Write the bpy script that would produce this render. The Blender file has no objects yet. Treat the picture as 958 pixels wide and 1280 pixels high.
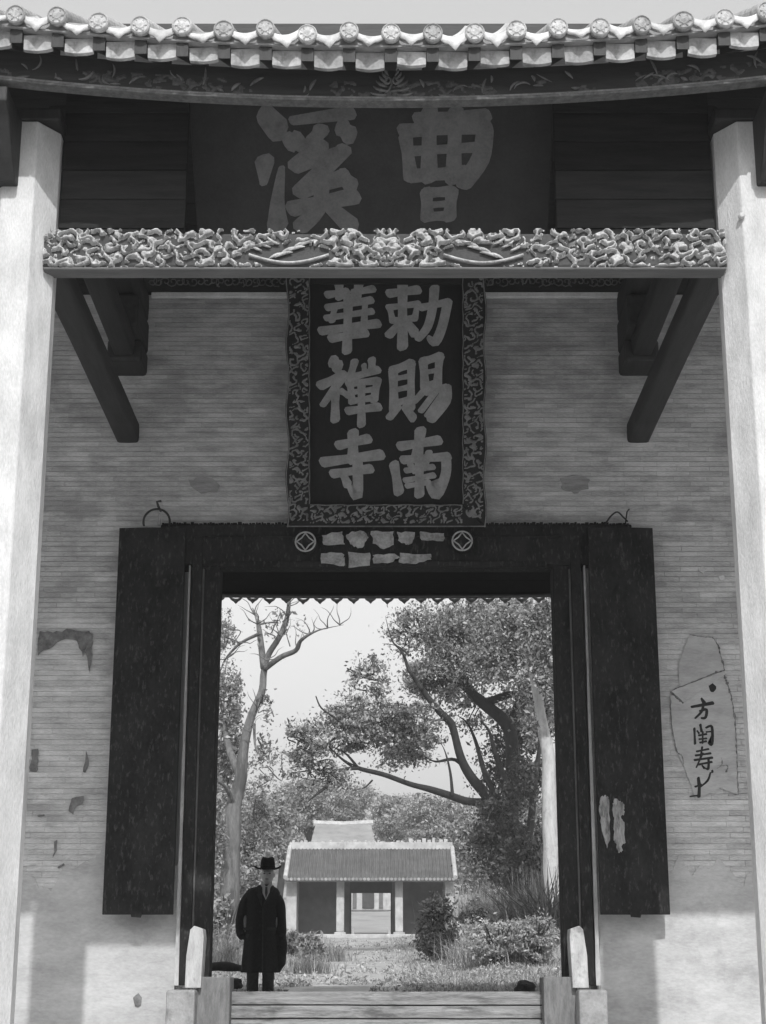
import bpy, bmesh, math, random
import numpy as np
from mathutils import Vector, Matrix, noise

random.seed(7)
RNG = np.random.default_rng(11)
SC = bpy.context.scene
COL = SC.collection

# ------------------------------------------------------------------ camera
F_PX, CXP, CYP = 2090.0, 479.0, 640.0          # photograph is 958 x 1280
PITCH = math.radians(15.9)
cam_d = bpy.data.cameras.new('camera')
cam_d.sensor_fit = 'VERTICAL'
cam_d.sensor_height = 36.0
cam_d.lens = 36.0 * F_PX / 1280.0
cam_d.clip_start = 0.1
cam_d.clip_end = 3000.0
cam = bpy.data.objects.new('camera', cam_d)
COL.objects.link(cam)
cam.location = (0, 0, 0)
cam.rotation_euler = (math.radians(90) + PITCH, 0, 0)
SC.camera = cam

# ------------------------------------------------------------------ sky and sun
SUN_EL, SUN_AZ = math.radians(41.4), math.radians(4.6)   # sun stands behind the camera, a little to the right
world = bpy.data.worlds.new('World')
SC.world = world
world.use_nodes = True
wn = world.node_tree.nodes
wl = world.node_tree.links
wn.clear()
w_out = wn.new('ShaderNodeOutputWorld')
w_bg = wn.new('ShaderNodeBackground')
w_sky = wn.new('ShaderNodeTexSky')
w_sky.sky_type = 'NISHITA'
w_sky.sun_disc = False
w_sky.sun_elevation = SUN_EL
w_sky.sun_rotation = math.pi - SUN_AZ
w_sky.air_density = 1.6
w_sky.dust_density = 4.0
w_sky.ozone_density = 1.0
w_bw = wn.new('ShaderNodeSeparateColor')         # black-and-white plate, sensitive to blue light
wl.new(w_sky.outputs[0], w_bw.inputs[0])
wl.new(w_bw.outputs[2], w_bg.inputs[0])
w_bg.inputs[1].default_value = 0.11
wl.new(w_bg.outputs[0], w_out.inputs[0])

sun_d = bpy.data.lights.new('sun', 'SUN')
sun_d.energy = 2.2
sun_d.angle = math.radians(0.6)
sun_d.color = (1.0, 1.0, 1.0)
sun = bpy.data.objects.new('sun', sun_d)
COL.objects.link(sun)
sdir = Vector((math.sin(SUN_AZ) * math.cos(SUN_EL), -math.cos(SUN_AZ) * math.cos(SUN_EL), math.sin(SUN_EL)))
sun.rotation_euler = sdir.to_track_quat('Z', 'Y').to_euler()

SC.view_settings.view_transform = 'Standard'
SC.view_settings.look = 'None'
SC.view_settings.gamma = 1.0
SC.view_settings.use_curve_mapping = False
SC.view_settings.exposure = 0.85

# ------------------------------------------------------------------ helpers
def P(px, py, Y):
    """photograph pixel -> world point on the plane at distance Y"""
    a, b = (px - CXP) / F_PX, (CYP - py) / F_PX
    d = Vector((a, math.cos(PITCH) - b * math.sin(PITCH), math.sin(PITCH) + b * math.cos(PITCH)))
    return d * (Y / d.y)

WORLD = {}

def finish(o, parent=None, wm=None, label=None, cat=None, group=None, kind=None):
    COL.objects.link(o)
    wm = wm or Matrix.Identity(4)
    WORLD[o.name] = wm
    if parent is not None:
        o.parent = parent
        o.matrix_parent_inverse = WORLD[parent.name].inverted()
    o.matrix_basis = wm
    if label: o['label'] = label
    if cat: o['category'] = cat
    if group: o['group'] = group
    if kind: o['kind'] = kind
    return o

def empty(name, loc, label=None, cat=None, group=None, parent=None):
    o = bpy.data.objects.new(name, None)
    o.empty_display_size = 0.2
    return finish(o, parent, Matrix.Translation(Vector(loc)), label, cat, group)

def place(name, mesh, loc, parent, rot=None, **kw):
    o = bpy.data.objects.new(name, mesh)
    m = Matrix.Translation(Vector(loc))
    if rot is not None: m = m @ rot
    return finish(o, parent, m, **kw)

class MB:
    def __init__(s): s.v = []; s.f = []
    def add(s, vs, fs):
        n = len(s.v)
        s.v.extend([tuple(v) for v in vs]); s.f.extend([tuple(i + n for i in f) for f in fs])
        return s
    def box(s, x0, x1, y0, y1, z0, z1):
        return s.add([(x0,y0,z0),(x1,y0,z0),(x1,y1,z0),(x0,y1,z0),(x0,y0,z1),(x1,y0,z1),(x1,y1,z1),(x0,y1,z1)],
              [(0,3,2,1),(4,5,6,7),(0,1,5,4),(1,2,6,5),(2,3,7,6),(3,0,4,7)])
    def prism(s, poly, y0, y1, fx=None):
        """poly: list of (x,z), extruded along y; front face at y0"""
        n = len(poly)
        area = sum(poly[i][0]*poly[(i+1)%n][1]-poly[(i+1)%n][0]*poly[i][1] for i in range(n))
        if area < 0: poly = poly[::-1]
        vs = [(p[0], y0, p[1]) for p in poly] + [(p[0], y1, p[1]) for p in poly]
        if fx: vs = [fx(v) for v in vs]
        fs = [tuple(range(n)), tuple(range(2*n-1, n-1, -1))]
        fs += [(i, i+n, (i+1) % n + n, (i+1) % n) for i in range(n)]
        return s.add(vs, fs)
    def tube(s, pts, rad, n=8, flat=1.0, cap=True):
        pts = [Vector(p) for p in pts]; m = len(pts)
        if not hasattr(rad, '__len__'): rad = [rad]*m
        vs = []; up = None
        for i, p in enumerate(pts):
            t = (pts[min(i+1, m-1)] - pts[max(i-1, 0)]).normalized()
            if up is None:
                up = Vector((0,1,0)) if abs(t.y) < 0.9 else Vector((0,0,1))
            a = t.cross(up)
            if a.length < 1e-5: a = t.orthogonal()
            a.normalize(); b = a.cross(t).normalized(); up = b
            for k in range(n):
                th = 2*math.pi*k/n
                vs.append(p + (a*math.cos(th) + b*math.sin(th)*flat)*rad[i])
        fs = []
        for i in range(m-1):
            for k in range(n):
                fs.append((i*n+k, i*n+(k+1) % n, (i+1)*n+(k+1) % n, (i+1)*n+k))
        if cap:
            fs.append(tuple(range(n-1, -1, -1))); fs.append(tuple((m-1)*n+k for k in range(n)))
        return s.add(vs, fs)
    def loft(s, rings, closed=True, cap=True):
        n = len(rings[0]); vs = [v for r in rings for v in r]; fs = []
        for i in range(len(rings)-1):
            for k in range(n if closed else n-1):
                fs.append((i*n+k, i*n+(k+1) % n, (i+1)*n+(k+1) % n, (i+1)*n+k))
        if cap:
            fs.append(tuple(range(n-1, -1, -1))); fs.append(tuple((len(rings)-1)*n+k for k in range(n)))
        return s.add(vs, fs)
    def mesh(s, name, mat, smooth=False):
        me = bpy.data.meshes.new(name)
        me.from_pydata(s.v, [], s.f)
        me.update()
        if mat: me.materials.append(mat)
        if smooth: me.polygons.foreach_set('use_smooth', [True]*len(me.polygons))
        return me
    def build(s, name, mat, parent=None, smooth=False, bevel=0, seg=2, wm=None, **kw):
        o = bpy.data.objects.new(name, s.mesh(name, mat, smooth))
        if bevel:
            b = o.modifiers.new('bevel', 'BEVEL'); b.width = bevel; b.segments = seg; b.limit_method = 'ANGLE'
            b.angle_limit = math.radians(40)
        return finish(o, parent, wm, **kw)

def smooth_path(pts, k=5):
    pts = [Vector(p) for p in pts]
    if len(pts) < 3: return [pts[0].lerp(pts[1], i/(k+1)) for i in range(k+2)]
    out = []
    for i in range(len(pts)-1):
        p0, p1, p2, p3 = pts[max(i-1,0)], pts[i], pts[i+1], pts[min(i+2,len(pts)-1)]
        for j in range(k):
            t = j/k
            out.append(0.5*((2*p1)+(p2-p0)*t+(2*p0-5*p1+4*p2-p3)*t*t+(3*p1-p0-3*p2+p3)*t*t*t))
    out.append(pts[-1])
    return out

def lerp_list(a, n):
    out = []
    for i in range(n):
        t = i/(n-1)*(len(a)-1); j = min(int(t), len(a)-2); out.append(a[j]+(a[j+1]-a[j])*(t-j))
    return out

# ------------------------------------------------------------------ materials (all grey: a black-and-white photograph)
MATS = {}
def mat(name, v, var=0.25, scale=6.0, rough=0.85, bump=0.25, stretch=(1,1,1), fine=60.0, island=0.0, rnd=0.0,
        stain=0.0, stain_v=0.1, stain_scale=2.0, stain_stretch=(1,1,1), spec=0.3, trans=0.0, bdist=0.01, stain_pos=0.55, place_tex=False):
    m = bpy.data.materials.new(name); m.use_nodes = True
    n = m.node_tree.nodes; l = m.node_tree.links; n.clear()
    out = n.new('ShaderNodeOutputMaterial'); b = n.new('ShaderNodeBsdfPrincipled')
    b.inputs['Roughness'].default_value = rough
    b.inputs['Specular IOR Level'].default_value = spec
    tc = n.new('ShaderNodeTexCoord'); mp = n.new('ShaderNodeMapping')
    mp.inputs['Scale'].default_value = stretch
    oi = n.new('ShaderNodeObjectInfo')
    add = n.new('ShaderNodeVectorMath'); add.operation = 'MULTIPLY_ADD'
    comb = n.new('ShaderNodeCombineXYZ')
    for i in range(3): l.new(oi.outputs['Random'], comb.inputs[i])
    l.new(comb.outputs[0], add.inputs[0]); add.inputs[1].default_value = (17, 23, 31)
    l.new(tc.outputs['Object'], mp.inputs[0]); l.new(mp.outputs[0], add.inputs[2])
    vec = add.outputs[0]
    if place_tex:                                     # pattern runs on from piece to piece
        gpos = n.new('ShaderNodeNewGeometry'); l.new(gpos.outputs['Position'], mp.inputs[0]); vec = mp.outputs[0]
    n1 = n.new('ShaderNodeTexNoise'); n1.inputs['Scale'].default_value = scale; n1.inputs['Detail'].default_value = 8
    n1.inputs['Roughness'].default_value = 0.62
    n2 = n.new('ShaderNodeTexNoise'); n2.inputs['Scale'].default_value = fine; n2.inputs['Detail'].default_value = 4
    l.new(vec, n1.inputs[0]); l.new(vec, n2.inputs[0])
    def math_(op, a, c, e=None):
        q = n.new('ShaderNodeMath'); q.operation = op
        for i, x in enumerate((a, c, e)):
            if x is None: continue
            if isinstance(x, (int, float)): q.inputs[i].default_value = x
            else: l.new(x, q.inputs[i])
        return q.outputs[0]
    # value = v * (1 + var*2*(n1-.5)*2 + .5*var*(n2-.5)*2)
    a1 = math_('MULTIPLY_ADD', n1.outputs[0], 4*var, 1 - 2*var)
    a2 = math_('MULTIPLY_ADD', n2.outputs[0], 1.6*var, -0.8*var)
    val = math_('ADD', a1, a2)
    if island:
        g = n.new('ShaderNodeNewGeometry')
        val = math_('MULTIPLY', val, math_('MULTIPLY_ADD', g.outputs['Random Per Island'], 2*island, 1-island))
    if rnd:
        val = math_('MULTIPLY', val, math_('MULTIPLY_ADD', oi.outputs['Random'], 2*rnd, 1-rnd))
    val = math_('MULTIPLY', val, v)
    if stain:
        mp2 = n.new('ShaderNodeMapping'); mp2.inputs['Scale'].default_value = stain_stretch
        l.new(gpos.outputs['Position'] if place_tex else tc.outputs['Object'], mp2.inputs[0])
        n3 = n.new('ShaderNodeTexNoise'); n3.inputs['Scale'].default_value = stain_scale; n3.inputs['Detail'].default_value = 10
        n3.inputs['Roughness'].default_value = 0.68
        l.new(mp2.outputs[0], n3.inputs[0])
        r = n.new('ShaderNodeMapRange'); r.inputs[1].default_value = stain_pos; r.inputs[2].default_value = stain_pos+0.12
        l.new(n3.outputs[0], r.inputs[0])
        mix = n.new('ShaderNodeMix'); mix.data_type = 'FLOAT'
        l.new(math_('MULTIPLY', r.outputs[0], stain), mix.inputs[0]); l.new(val, mix.inputs[2]); mix.inputs[3].default_value = stain_v
        val = mix.outputs[0]
    val = math_('MAXIMUM', val, 0.008)
    cc = n.new('ShaderNodeCombineColor')
    for i in range(3): l.new(val, cc.inputs[i])
    l.new(cc.outputs[0], b.inputs['Base Color'])
    if bump:
        bp = n.new('ShaderNodeBump'); bp.inputs['Strength'].default_value = bump; bp.inputs['Distance'].default_value = bdist
        l.new(math_('ADD', n1.outputs[0], math_('MULTIPLY', n2.outputs[0], 0.5)), bp.inputs['Height'])
        l.new(bp.outputs[0], b.inputs['Normal'])
    sh = b.outputs[0]
    if trans:
        t = n.new('ShaderNodeBsdfTranslucent'); l.new(cc.outputs[0], t.inputs[0])
        ms = n.new('ShaderNodeMixShader'); ms.inputs[0].default_value = trans
        l.new(b.outputs[0], ms.inputs[1]); l.new(t.outputs[0], ms.inputs[2]); sh = ms.outputs[0]
    l.new(sh, out.inputs[0])
    MATS[name] = m
    return m

M_col   = mat('column_stone', 0.45, 0.25, 5.0, 0.85, 0.5, (1.4,1.4,0.5), 80, stain=0.6, stain_v=0.26, stain_scale=1.6, stain_stretch=(1.5,1.5,0.35))
M_wood  = mat('dark_timber', 0.026, 0.35, 4.0, 0.6, 0.35, (6,6,0.6), 40)
M_woodh = mat('dark_timber_lengthwise', 0.03, 0.35, 4.0, 0.6, 0.35, (0.6,6,6), 40)
M_woody = mat('dark_timber_beam', 0.028, 0.4, 4.0, 0.65, 0.35, (6,0.6,6), 40)
M_lacq  = mat('worn_dark_lacquer', 0.018, 0.55, 5.0, 0.75, 0.5, (1,1,0.6), 45, stain=0.8, stain_v=0.065, stain_scale=24.0, stain_stretch=(1.6,1,0.55), stain_pos=0.545, spec=0.08)
M_board = mat('plaque_ground', 0.014, 0.3, 5.0, 0.6, 0.2, (2,2,0.5), 40, spec=0.12)
M_char  = mat('faded_gilt_lettering', 0.22, 0.3, 9.0, 0.8, 0.1, fine=70)
M_char2 = mat('faded_gilt_lettering_dim', 0.155, 0.3, 9.0, 0.8, 0.1, fine=70)
M_relief= mat('weathered_relief_paint', 0.36, 0.5, 22.0, 0.85, 0.7, fine=110, stain=0.6, stain_v=0.12, stain_scale=16.0, stain_pos=0.52)
M_gilt  = mat('worn_gilt_scroll', 0.13, 0.5, 14.0, 0.6, 0.2, fine=90)
M_bback = mat('shaded_beam_ground', 0.05, 0.35, 10.0, 0.8, 0.3)  # dark colour carries the shade of the carving's recesses
M_brick = mat('grey_brick', 0.44, 0.34, 3.4, 0.95, 0.55, (1.0,1,4.0), 34, island=0.10, rnd=0.06, stain=0.55, stain_v=0.2, stain_scale=2.2, stain_stretch=(0.7,1,1.3), stain_pos=0.50, bdist=0.012, place_tex=True)
M_mortar= mat('mortar', 0.33, 0.25, 8.0, 0.95, 0.3)
M_plast = mat('lime_plaster', 0.39, 0.26, 3.0, 0.9, 0.35, (0.7,1,1.6), 40, stain=0.45, stain_v=0.2, stain_scale=2.4, stain_pos=0.56)
M_trim  = mat('pale_moulding', 0.66, 0.2, 8.0)
M_stone = mat('granite_block', 0.26, 0.3, 9.0, 0.9, 0.4, stain=0.6, stain_v=0.1, stain_scale=6.0)
M_stonel= mat('pale_granite', 0.40, 0.3, 7.0, 0.9, 0.5, (3,3,0.6), stain=0.7, stain_v=0.13, stain_scale=6.0)
M_plank = mat('weathered_plank', 0.24, 0.45, 4.0, 0.9, 0.9, (0.6,6,9), 40, stain=0.8, stain_v=0.06, stain_scale=3.0, stain_stretch=(0.8,2,4), stain_pos=0.5)
M_tile  = mat('roof_tile', 0.24, 0.25, 9.0, 0.85, 0.35, rnd=0.2)
M_capt  = mat('glazed_cap_tile', 0.34, 0.4, 18.0, 0.75, 0.8, rnd=0.32, stain=0.6, stain_v=0.1, stain_scale=11.0)
M_drip  = mat('whitewashed_drip_tile', 0.47, 0.25, 10.0, 0.8, 0.5, rnd=0.16, stain=0.6, stain_v=0.2, stain_scale=7.0)
M_white = mat('limewash', 0.47, 0.25, 9.0, 0.85, 0.3, rnd=0.16, stain=0.6, stain_v=0.22, stain_scale=8.0)
M_paper = mat('old_paper', 0.36, 0.22, 4.0, 0.95, 0.3, (0.8,1,2.5), 30, stain=0.4, stain_v=0.25, stain_scale=5)
M_paperd= mat('torn_dark_paper', 0.14, 0.6, 14.0, 0.95, 0.2)
M_papers= mat('torn_pale_paper', 0.27, 0.55, 12.0, 0.95, 0.3)
M_ink   = mat('ink', 0.022, 0.3, 20.0, 0.9, 0)
M_iron  = mat('iron', 0.03, 0.3, 30.0, 0.6, 0.2)
M_bare  = mat('bare_wood', 0.24, 0.5, 10.0, 0.85, 0.4, (4,1,0.7), stain=0.7, stain_v=0.05, stain_scale=16.0, stain_stretch=(2,1,0.6), stain_pos=0.5)
M_slit  = mat('pale_edge', 0.40, 0.3, 9.0, 0.9, 0.2, (1,1,0.5))
M_floor = mat('paving', 0.46, 0.25, 3.0, 0.9, 0.3)
M_ground= mat('earth', 0.27, 0.22, 0.5, 0.95, 0.5, fine=6.0, stain=0.6, stain_v=0.17, stain_scale=0.35, bdist=0.05)
M_path  = mat('trodden_path', 0.31, 0.3, 1.6, 0.95, 0.8, fine=14.0, stain=0.6, stain_v=0.17, stain_scale=1.1, stain_stretch=(1,0.5,1), stain_pos=0.5, bdist=0.06)
M_grass = mat('dry_grass', 0.30, 0.3, 2.0, 0.8, 0, island=0.55, trans=0.35)
M_grassd= mat('dark_blades', 0.085, 0.3, 2.0, 0.7, 0, island=0.6, trans=0.25)
M_leaf  = mat('leaf', 0.23, 0.3, 0.5, 0.5, 0, island=0.8, trans=0.3, spec=0.5)
M_leafp = mat('pale_leaf', 0.25, 0.3, 0.5, 0.6, 0, island=0.55, trans=0.3)
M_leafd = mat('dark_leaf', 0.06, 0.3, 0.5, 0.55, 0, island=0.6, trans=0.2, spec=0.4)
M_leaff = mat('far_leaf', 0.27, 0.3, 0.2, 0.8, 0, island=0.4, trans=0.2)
M_bark  = mat('dark_bark', 0.03, 0.4, 4.0, 0.9, 0.8, (4,4,0.8), 20, bdist=0.03)
M_barkp = mat('pale_bark', 0.13, 0.5, 3.0, 0.9, 0.8, (4,4,0.7), 16, stain=0.75, stain_v=0.05, stain_scale=1.6, stain_stretch=(1.5,1.5,0.6), stain_pos=0.5, bdist=0.06)
M_barks = mat('smooth_pale_bark', 0.36, 0.3, 3.0, 0.85, 0.6, (3,3,0.7), 16, stain=0.6, stain_v=0.14, stain_scale=2.0)
M_coat  = mat('black_wool', 0.03, 0.3, 30.0, 0.95, 0.2, spec=0.15)
M_trous = mat('black_trousers', 0.06, 0.3, 30.0, 0.95, 0.2, spec=0.15)
M_felt  = mat('black_felt', 0.014, 0.3, 30.0, 0.95, 0.2, spec=0.1)
M_skin  = mat('skin', 0.58, 0.15, 25.0, 0.6, 0.05)
M_shirt = mat('white_shirt', 0.85, 0.05, 20.0, 0.9, 0)
M_tie   = mat('grey_tie', 0.12, 0.2, 60.0, 0.7, 0)
M_shoe  = mat('black_leather', 0.02, 0.2, 20.0, 0.35, 0)
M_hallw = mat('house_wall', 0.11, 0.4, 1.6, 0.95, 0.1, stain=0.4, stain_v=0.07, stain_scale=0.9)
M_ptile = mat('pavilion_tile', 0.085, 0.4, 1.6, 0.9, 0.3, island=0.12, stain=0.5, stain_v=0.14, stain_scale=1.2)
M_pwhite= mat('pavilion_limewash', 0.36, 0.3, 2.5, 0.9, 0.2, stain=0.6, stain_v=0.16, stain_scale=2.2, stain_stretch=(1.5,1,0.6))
M_dark  = mat('shutter', 0.05, 0.3, 4.0)

# ------------------------------------------------------------------ terrain
GY = [(-400,-1.5),(7,-1.5),(18,-1.5),(23.3,-0.16),(26,-0.08),(80,2.26),(86,2.5),(105,4.5),(140,7.5),(200,15.5),(240,19),(300,19),(1500,19)]
def gz(x, y):
    for (a, za), (b, zb) in zip(GY, GY[1:]):
        if y <= b:
            z = za+(zb-za)*(y-a)/(b-a); break
    if y > 25:
        k = min(1, (y-25)/12)
        side = max(0, abs(x+0.012*y)-1.6)
        z += k*min(0.35, side*0.12) + k*0.10*noise.noise(Vector((x*0.35, y*0.35, 0)))*min(1, side)
    if y > 110:
        z += min(1,(y-110)/60)*(5*noise.noise(Vector((x*0.012, y*0.012, 3)))-max(0,abs(x)-40)*0.03)
    return z
xs = sorted(set(list(np.linspace(-12,12,49)) + list(np.linspace(-60,60,41)) + list(np.linspace(-900,900,31))))
ys = sorted(set(list(np.linspace(-400,6,20)) + list(np.linspace(7,30,24)) + list(np.linspace(31,110,80)) + list(np.linspace(115,300,38)) + [500,900,1500]))
mb = MB()
for y in ys:
    for x in xs: mb.v.append((x, y, gz(x, y)))
nx = len(xs)
for j in range(len(ys)-1):
    for i in range(nx-1):
        mb.f.append((j*nx+i, j*nx+i+1, (j+1)*nx+i+1, (j+1)*nx+i))
mb.build('ground', M_ground, smooth=True, kind='structure')

mb = MB()                                             # trodden path from the gate to the pavilion
ring = []
for k in range(41):
    y = 23.9 + (78.5-23.9)*k/40
    c = -0.45 - 0.011*(y-24) + 0.25*math.sin(y*0.13); w = 1.55 - 0.006*(y-24) + 0.25*noise.noise(Vector((y*0.4,0,0)))
    for q in range(9):
        x = c + (q/4-1)*w
        mb.v.append((x, y, gz(x, y)+0.012-0.02*abs(q/4-1)**4))
for k in range(40):
    for q in range(8): mb.f.append((k*9+q, k*9+q+1, (k+1)*9+q+1, (k+1)*9+q))
mb.build('path', M_path, smooth=True, kind='structure')

mb = MB()  # unseen pale paving sheet added to bounce sunlight into the porch
fx = [-14+28*i/14 for i in range(15)]; fy = [-12+17.9*i/10 for i in range(11)]
for y in fy:
    for x in fx: mb.v.append((x, y, -1.485))
for j in range(10):
    for i in range(14): mb.f.append((j*15+i, j*15+i+1, (j+1)*15+i+1, (j+1)*15+i))
mb.build('bounce_forecourt', M_floor, kind='structure')

# ------------------------------------------------------------------ gate hall
YE, YC, YW, YB, YR = 8.2, 9.0, 13.0, 22.4, 15.3
def zr(py): return math.tan(PITCH + math.atan((CYP-py)/F_PX))
ZE = zr(66)*YE
hall = empty('gate_hall', (0, 13, -0.55), 'grey brick temple gate hall with tiled eave and a tall open doorway', 'building')

def curve_f(x): return 0.11*min(abs(x)/1.95, 2.2)**2
def curve_b(x): return 0.012*min(abs(x)/1.95, 2.2)**2
HALF = 6.6

# platform, floor and steps
mb = MB().box(-8, 8, 7.6, 13.02, -1.55, -0.55); mb.build('porch_platform', M_floor, hall, bevel=0.02)
mb = MB().box(-HALF, HALF, 13.03, 23.6, -1.55, -0.10); mb.build('hall_floor', M_floor, hall, bevel=0.02)
for i in range(5):
    MB().box(-3, 3, 7.6-0.32*(i+1), 7.6-0.32*i-0.003, -1.6, -0.55-0.16*(i+1)).build('step', M_floor, hall, bevel=0.015)

# octagonal columns
for sx in (-1, 1):
    mb = MB(); R = 0.205; rings = []
    cx = -2.115 if sx < 0 else 2.165
    prof = [(-0.095,-0.205),(0.095,-0.205),(0.205,-0.05),(0.205,0.05),(0.095,0.205),(-0.095,0.205),(-0.205,0.05),(-0.205,-0.05)]
    for z, k in ((-0.25,1.0),(1.5,1.0),(3.2,0.99),(4.89,0.98)):
        rings.append([(cx+a*k, YC+b*k, z) for a, b in prof])
    mb.loft(rings)
    c = mb.build('column', M_col, hall, bevel=0.008)
    mb = MB()
    rr = [(0.34,-0.55),(0.34,-0.46),(0.30,-0.42),(0.31,-0.36),(0.25,-0.30),(0.24,-0.252)]
    mb.loft([[(cx+r*math.cos(a*math.pi/8), YC+r*math.sin(a*math.pi/8), z) for a in range(16)] for r, z in rr])
    mb.build('column_base', M_stone, c, bevel=0.01)
    # capital block and cantilever arm carrying the eave
    MB().box(cx-0.22, cx+0.22, 8.80, 9.22, 4.895, 4.98).build('capital', M_wood, c, bevel=0.015)
    poly = [(8.40,4.80),(8.40,4.89),(9.2,4.89),(9.2,4.50),(8.72,4.46),(8.62,4.56),(8.54,4.66),(8.47,4.75)]
    bc = cx+sx*0.075
    MB().add([(bc-0.075,y,z) for y,z in poly]+[(bc+0.075,y,z) for y,z in poly],
             [tuple(range(8)), tuple(range(15,7,-1))]+[(i,i+8,(i+1)%8+8,(i+1)%8) for i in range(8)]).build('bracket_arm', M_wood, hall, bevel=0.01)
    # side bay lintel beyond the column
    MB().box(min(cx+sx*0.21, sx*6.5), max(cx+sx*0.21, sx*6.5), 8.9, 9.1, 4.15, 4.6).build('side_lintel', M_woodh, hall, bevel=0.015)
    MB().box(min(sx*5.9, sx*6.3), max(sx*5.9, sx*6.3), 8.8, 9.2, -0.55, 4.9).build('side_pier', M_col, hall, bevel=0.02)

# front wall: core with the doorway left open
DW, DZ = 1.60, zr(660)*YW
core = MB()
core.box(-HALF, -DW, YW+0.005, YW+0.40, -0.56, 5.60)
core.box(DW, HALF, YW+0.005, YW+0.40, -0.56, 5.60)
core.box(-DW, DW, YW+0.005, YW+0.40, DZ, 5.60)
wall = core.build('front_wall', M_mortar, hall)
# bricks one by one: the 300 lowest as parts, the rest joined
BH, BL = 0.042, 0.268
bm1 = MB().box(-BL/2+0.0006, BL/2-0.0006, 0, 0.02, 0.0013, BH-0.0013).mesh('brick', M_brick)
rest = MB(); n_single = 0
z = 0.56; row = 0
cells = []
while z < 5.56:
    off = (row % 2)*BL/2 + random.uniform(-0.02, 0.02)
    x = -HALF + off
    while x < HALF-BL:
        xc = x+BL/2
        inside = abs(xc) < DW+BL*0.4 and z < DZ-0.0
        behind = 1.62 < abs(xc) < 2.0 and z < 3.45
        if not inside and not behind: cells.append((z, xc))
        x += BL
    z += BH; row += 1
singles = [c for c in cells if abs(c[1]) < 2.75][:300]
ss = set(singles)
for (z, xc) in cells:
    dy = -abs(random.gauss(0, 0.0013))
    if (z, xc) in ss:
        place('brick', bm1, (xc, YW+dy, z), wall)
    else:
        j = random.uniform(-0.002, 0.002)
        rest.box(xc-BL/2+0.0006+random.uniform(0,.002), xc+BL/2-0.0006, YW+dy, YW+0.02, z+0.0013+random.uniform(0,0.003), z+BH-0.0008-random.uniform(0,0.003))
rest.build('brickwork', M_brick, wall, kind='stuff')
# plastered dado at the foot of the wall
for sx in (-1, 1):
    mb = MB()
    a, b = sorted((sx*(1.56 if sx < 0 else 1.63), sx*HALF))
    N = 420; top = []
    for i in range(N+1):
        x = a+(b-a)*i/N
        top.append((x, max(0.60, 0.92+0.42*noise.noise(Vector((x*1.3, 0, 4)))+0.20*noise.noise(Vector((x*4.5, 0, 1)))+0.10*noise.noise(Vector((x*13, 0, 1)))+0.04*noise.noise(Vector((x*41, 0, 1))))))
    mb.prism([(b, -0.56), (a, -0.56)]+top, YW-0.0065, YW+0.02)
    mb.build('plaster_dado', M_plast, wall)
# upper timber partition, frieze and moulding
up = MB().box(-HALF, HALF, YW+0.03, YW+0.16, 5.605, 8.2).build('upper_partition', M_woodh, hall)
for i in range(9):
    MB().box(-HALF, HALF, YW-0.01-0.004*(i % 2), YW+0.028, 5.84+i*0.2, 6.035+i*0.2).build('partition_board', M_woodh, up, bevel=0.004)
x0, x1 = P(190, 370, YW).x, P(786, 370, YW).x
zt = zr(370)*YW
MB().box(x0, x1, YW-0.035, YW+0.011, zt-0.022, zt+0.022).build('moulding', M_trim, wall, bevel=0.006)
MB().box(x0-0.5, x1+0.5, YW-0.022, YW+0.029, zt+0.03, zt+0.22).build('frieze_board', M_woodh, wall, bevel=0.004)
mb = MB()
rs = random.Random(3)
def spiral(c, r0, turns, a0, sgn, y, n=13):
    pts = []
    for i in range(n):
        t = i/(n-1); r = r0*(1-0.86*t); a = a0+sgn*turns*2*math.pi*t
        pts.append((c[0]+r*math.cos(a), y, c[1]+r*math.sin(a)))
    return pts
for i in range(70):
    cx = x0+(x1-x0)*i/69
    mb.tube(spiral((cx, zt+0.12), 0.05, 1.1, rs.uniform(0,6), rs.choice((-1,1)), YW-0.024, 9), 0.006, 5)
mb.build('frieze_scroll', M_gilt, wall, smooth=True)

# side and back of the hall
for sx in (-1, 1):
    a, b = sorted((sx*(HALF-0.3), sx*HALF))
    poly = [(13.41,-0.56),(21.6,-0.56),(21.6,5.25),(YR,8.55),(13.41,7.5)]
    MB().add([(a,y,z) for y,z in poly]+[(b,y,z) for y,z in poly],
             [(0,1,2,3,4),(9,8,7,6,5)]+[(i,i+5,(i+1)%5+5,(i+1)%5) for i in range(5)]).build('gable_wall', M_mortar, hall)
    a, b = sorted((sx*3.1, sx*(HALF-0.31)))
    MB().box(a, b, 21.2, 21.58, -0.12, 5.2).build('rear_wall', M_mortar, hall)

# roof
def slope_z(y): return ZE + 0.03 + 0.52*min(y-YE, 2*YR-YE-y)
XS = [HALF*(-1+2*i/48) for i in range(49)]
mb = MB()
for (ya, yb, fc) in ((YE+0.03, YR, curve_f), (YB-0.03, YR, curve_b)):
    za, zb = (ZE if fc is curve_f else zr(752)*YB)+(0.06 if fc is curve_f else 0.10), ZE+0.06+0.52*(YR-YE)
    for th in (0, 0.07):
        pass
    n0 = len(mb.v)
    for x in XS:
        c0 = fc(x)
        for k in range(9):
            t = k/8; y = ya+(yb-ya)*t; zz = za+(zb-za)*t + c0*(1-t)
            mb.v.append((x, y, zz)); mb.v.append((x, y, zz+0.06))
    for i in range(len(XS)-1):
        for k in range(8):
            a = n0+i*18+k*2; b = a+18
            mb.f.append((a, b, b+2, a+2)); mb.f.append((a+1, a+3, b+3, b+1))
        a = n0+i*18; b = a+18
        mb.f.append((a, a+1, b+1, b))
roof = mb.build('roof', M_tile, hall)
# ridge
MB().box(-HALF, HALF, YR-0.2, YR+0.2, ZE+0.52*(YR-YE), ZE+0.52*(YR-YE)+0.7).build('ridge', M_tile, roof, bevel=0.03)

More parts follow.
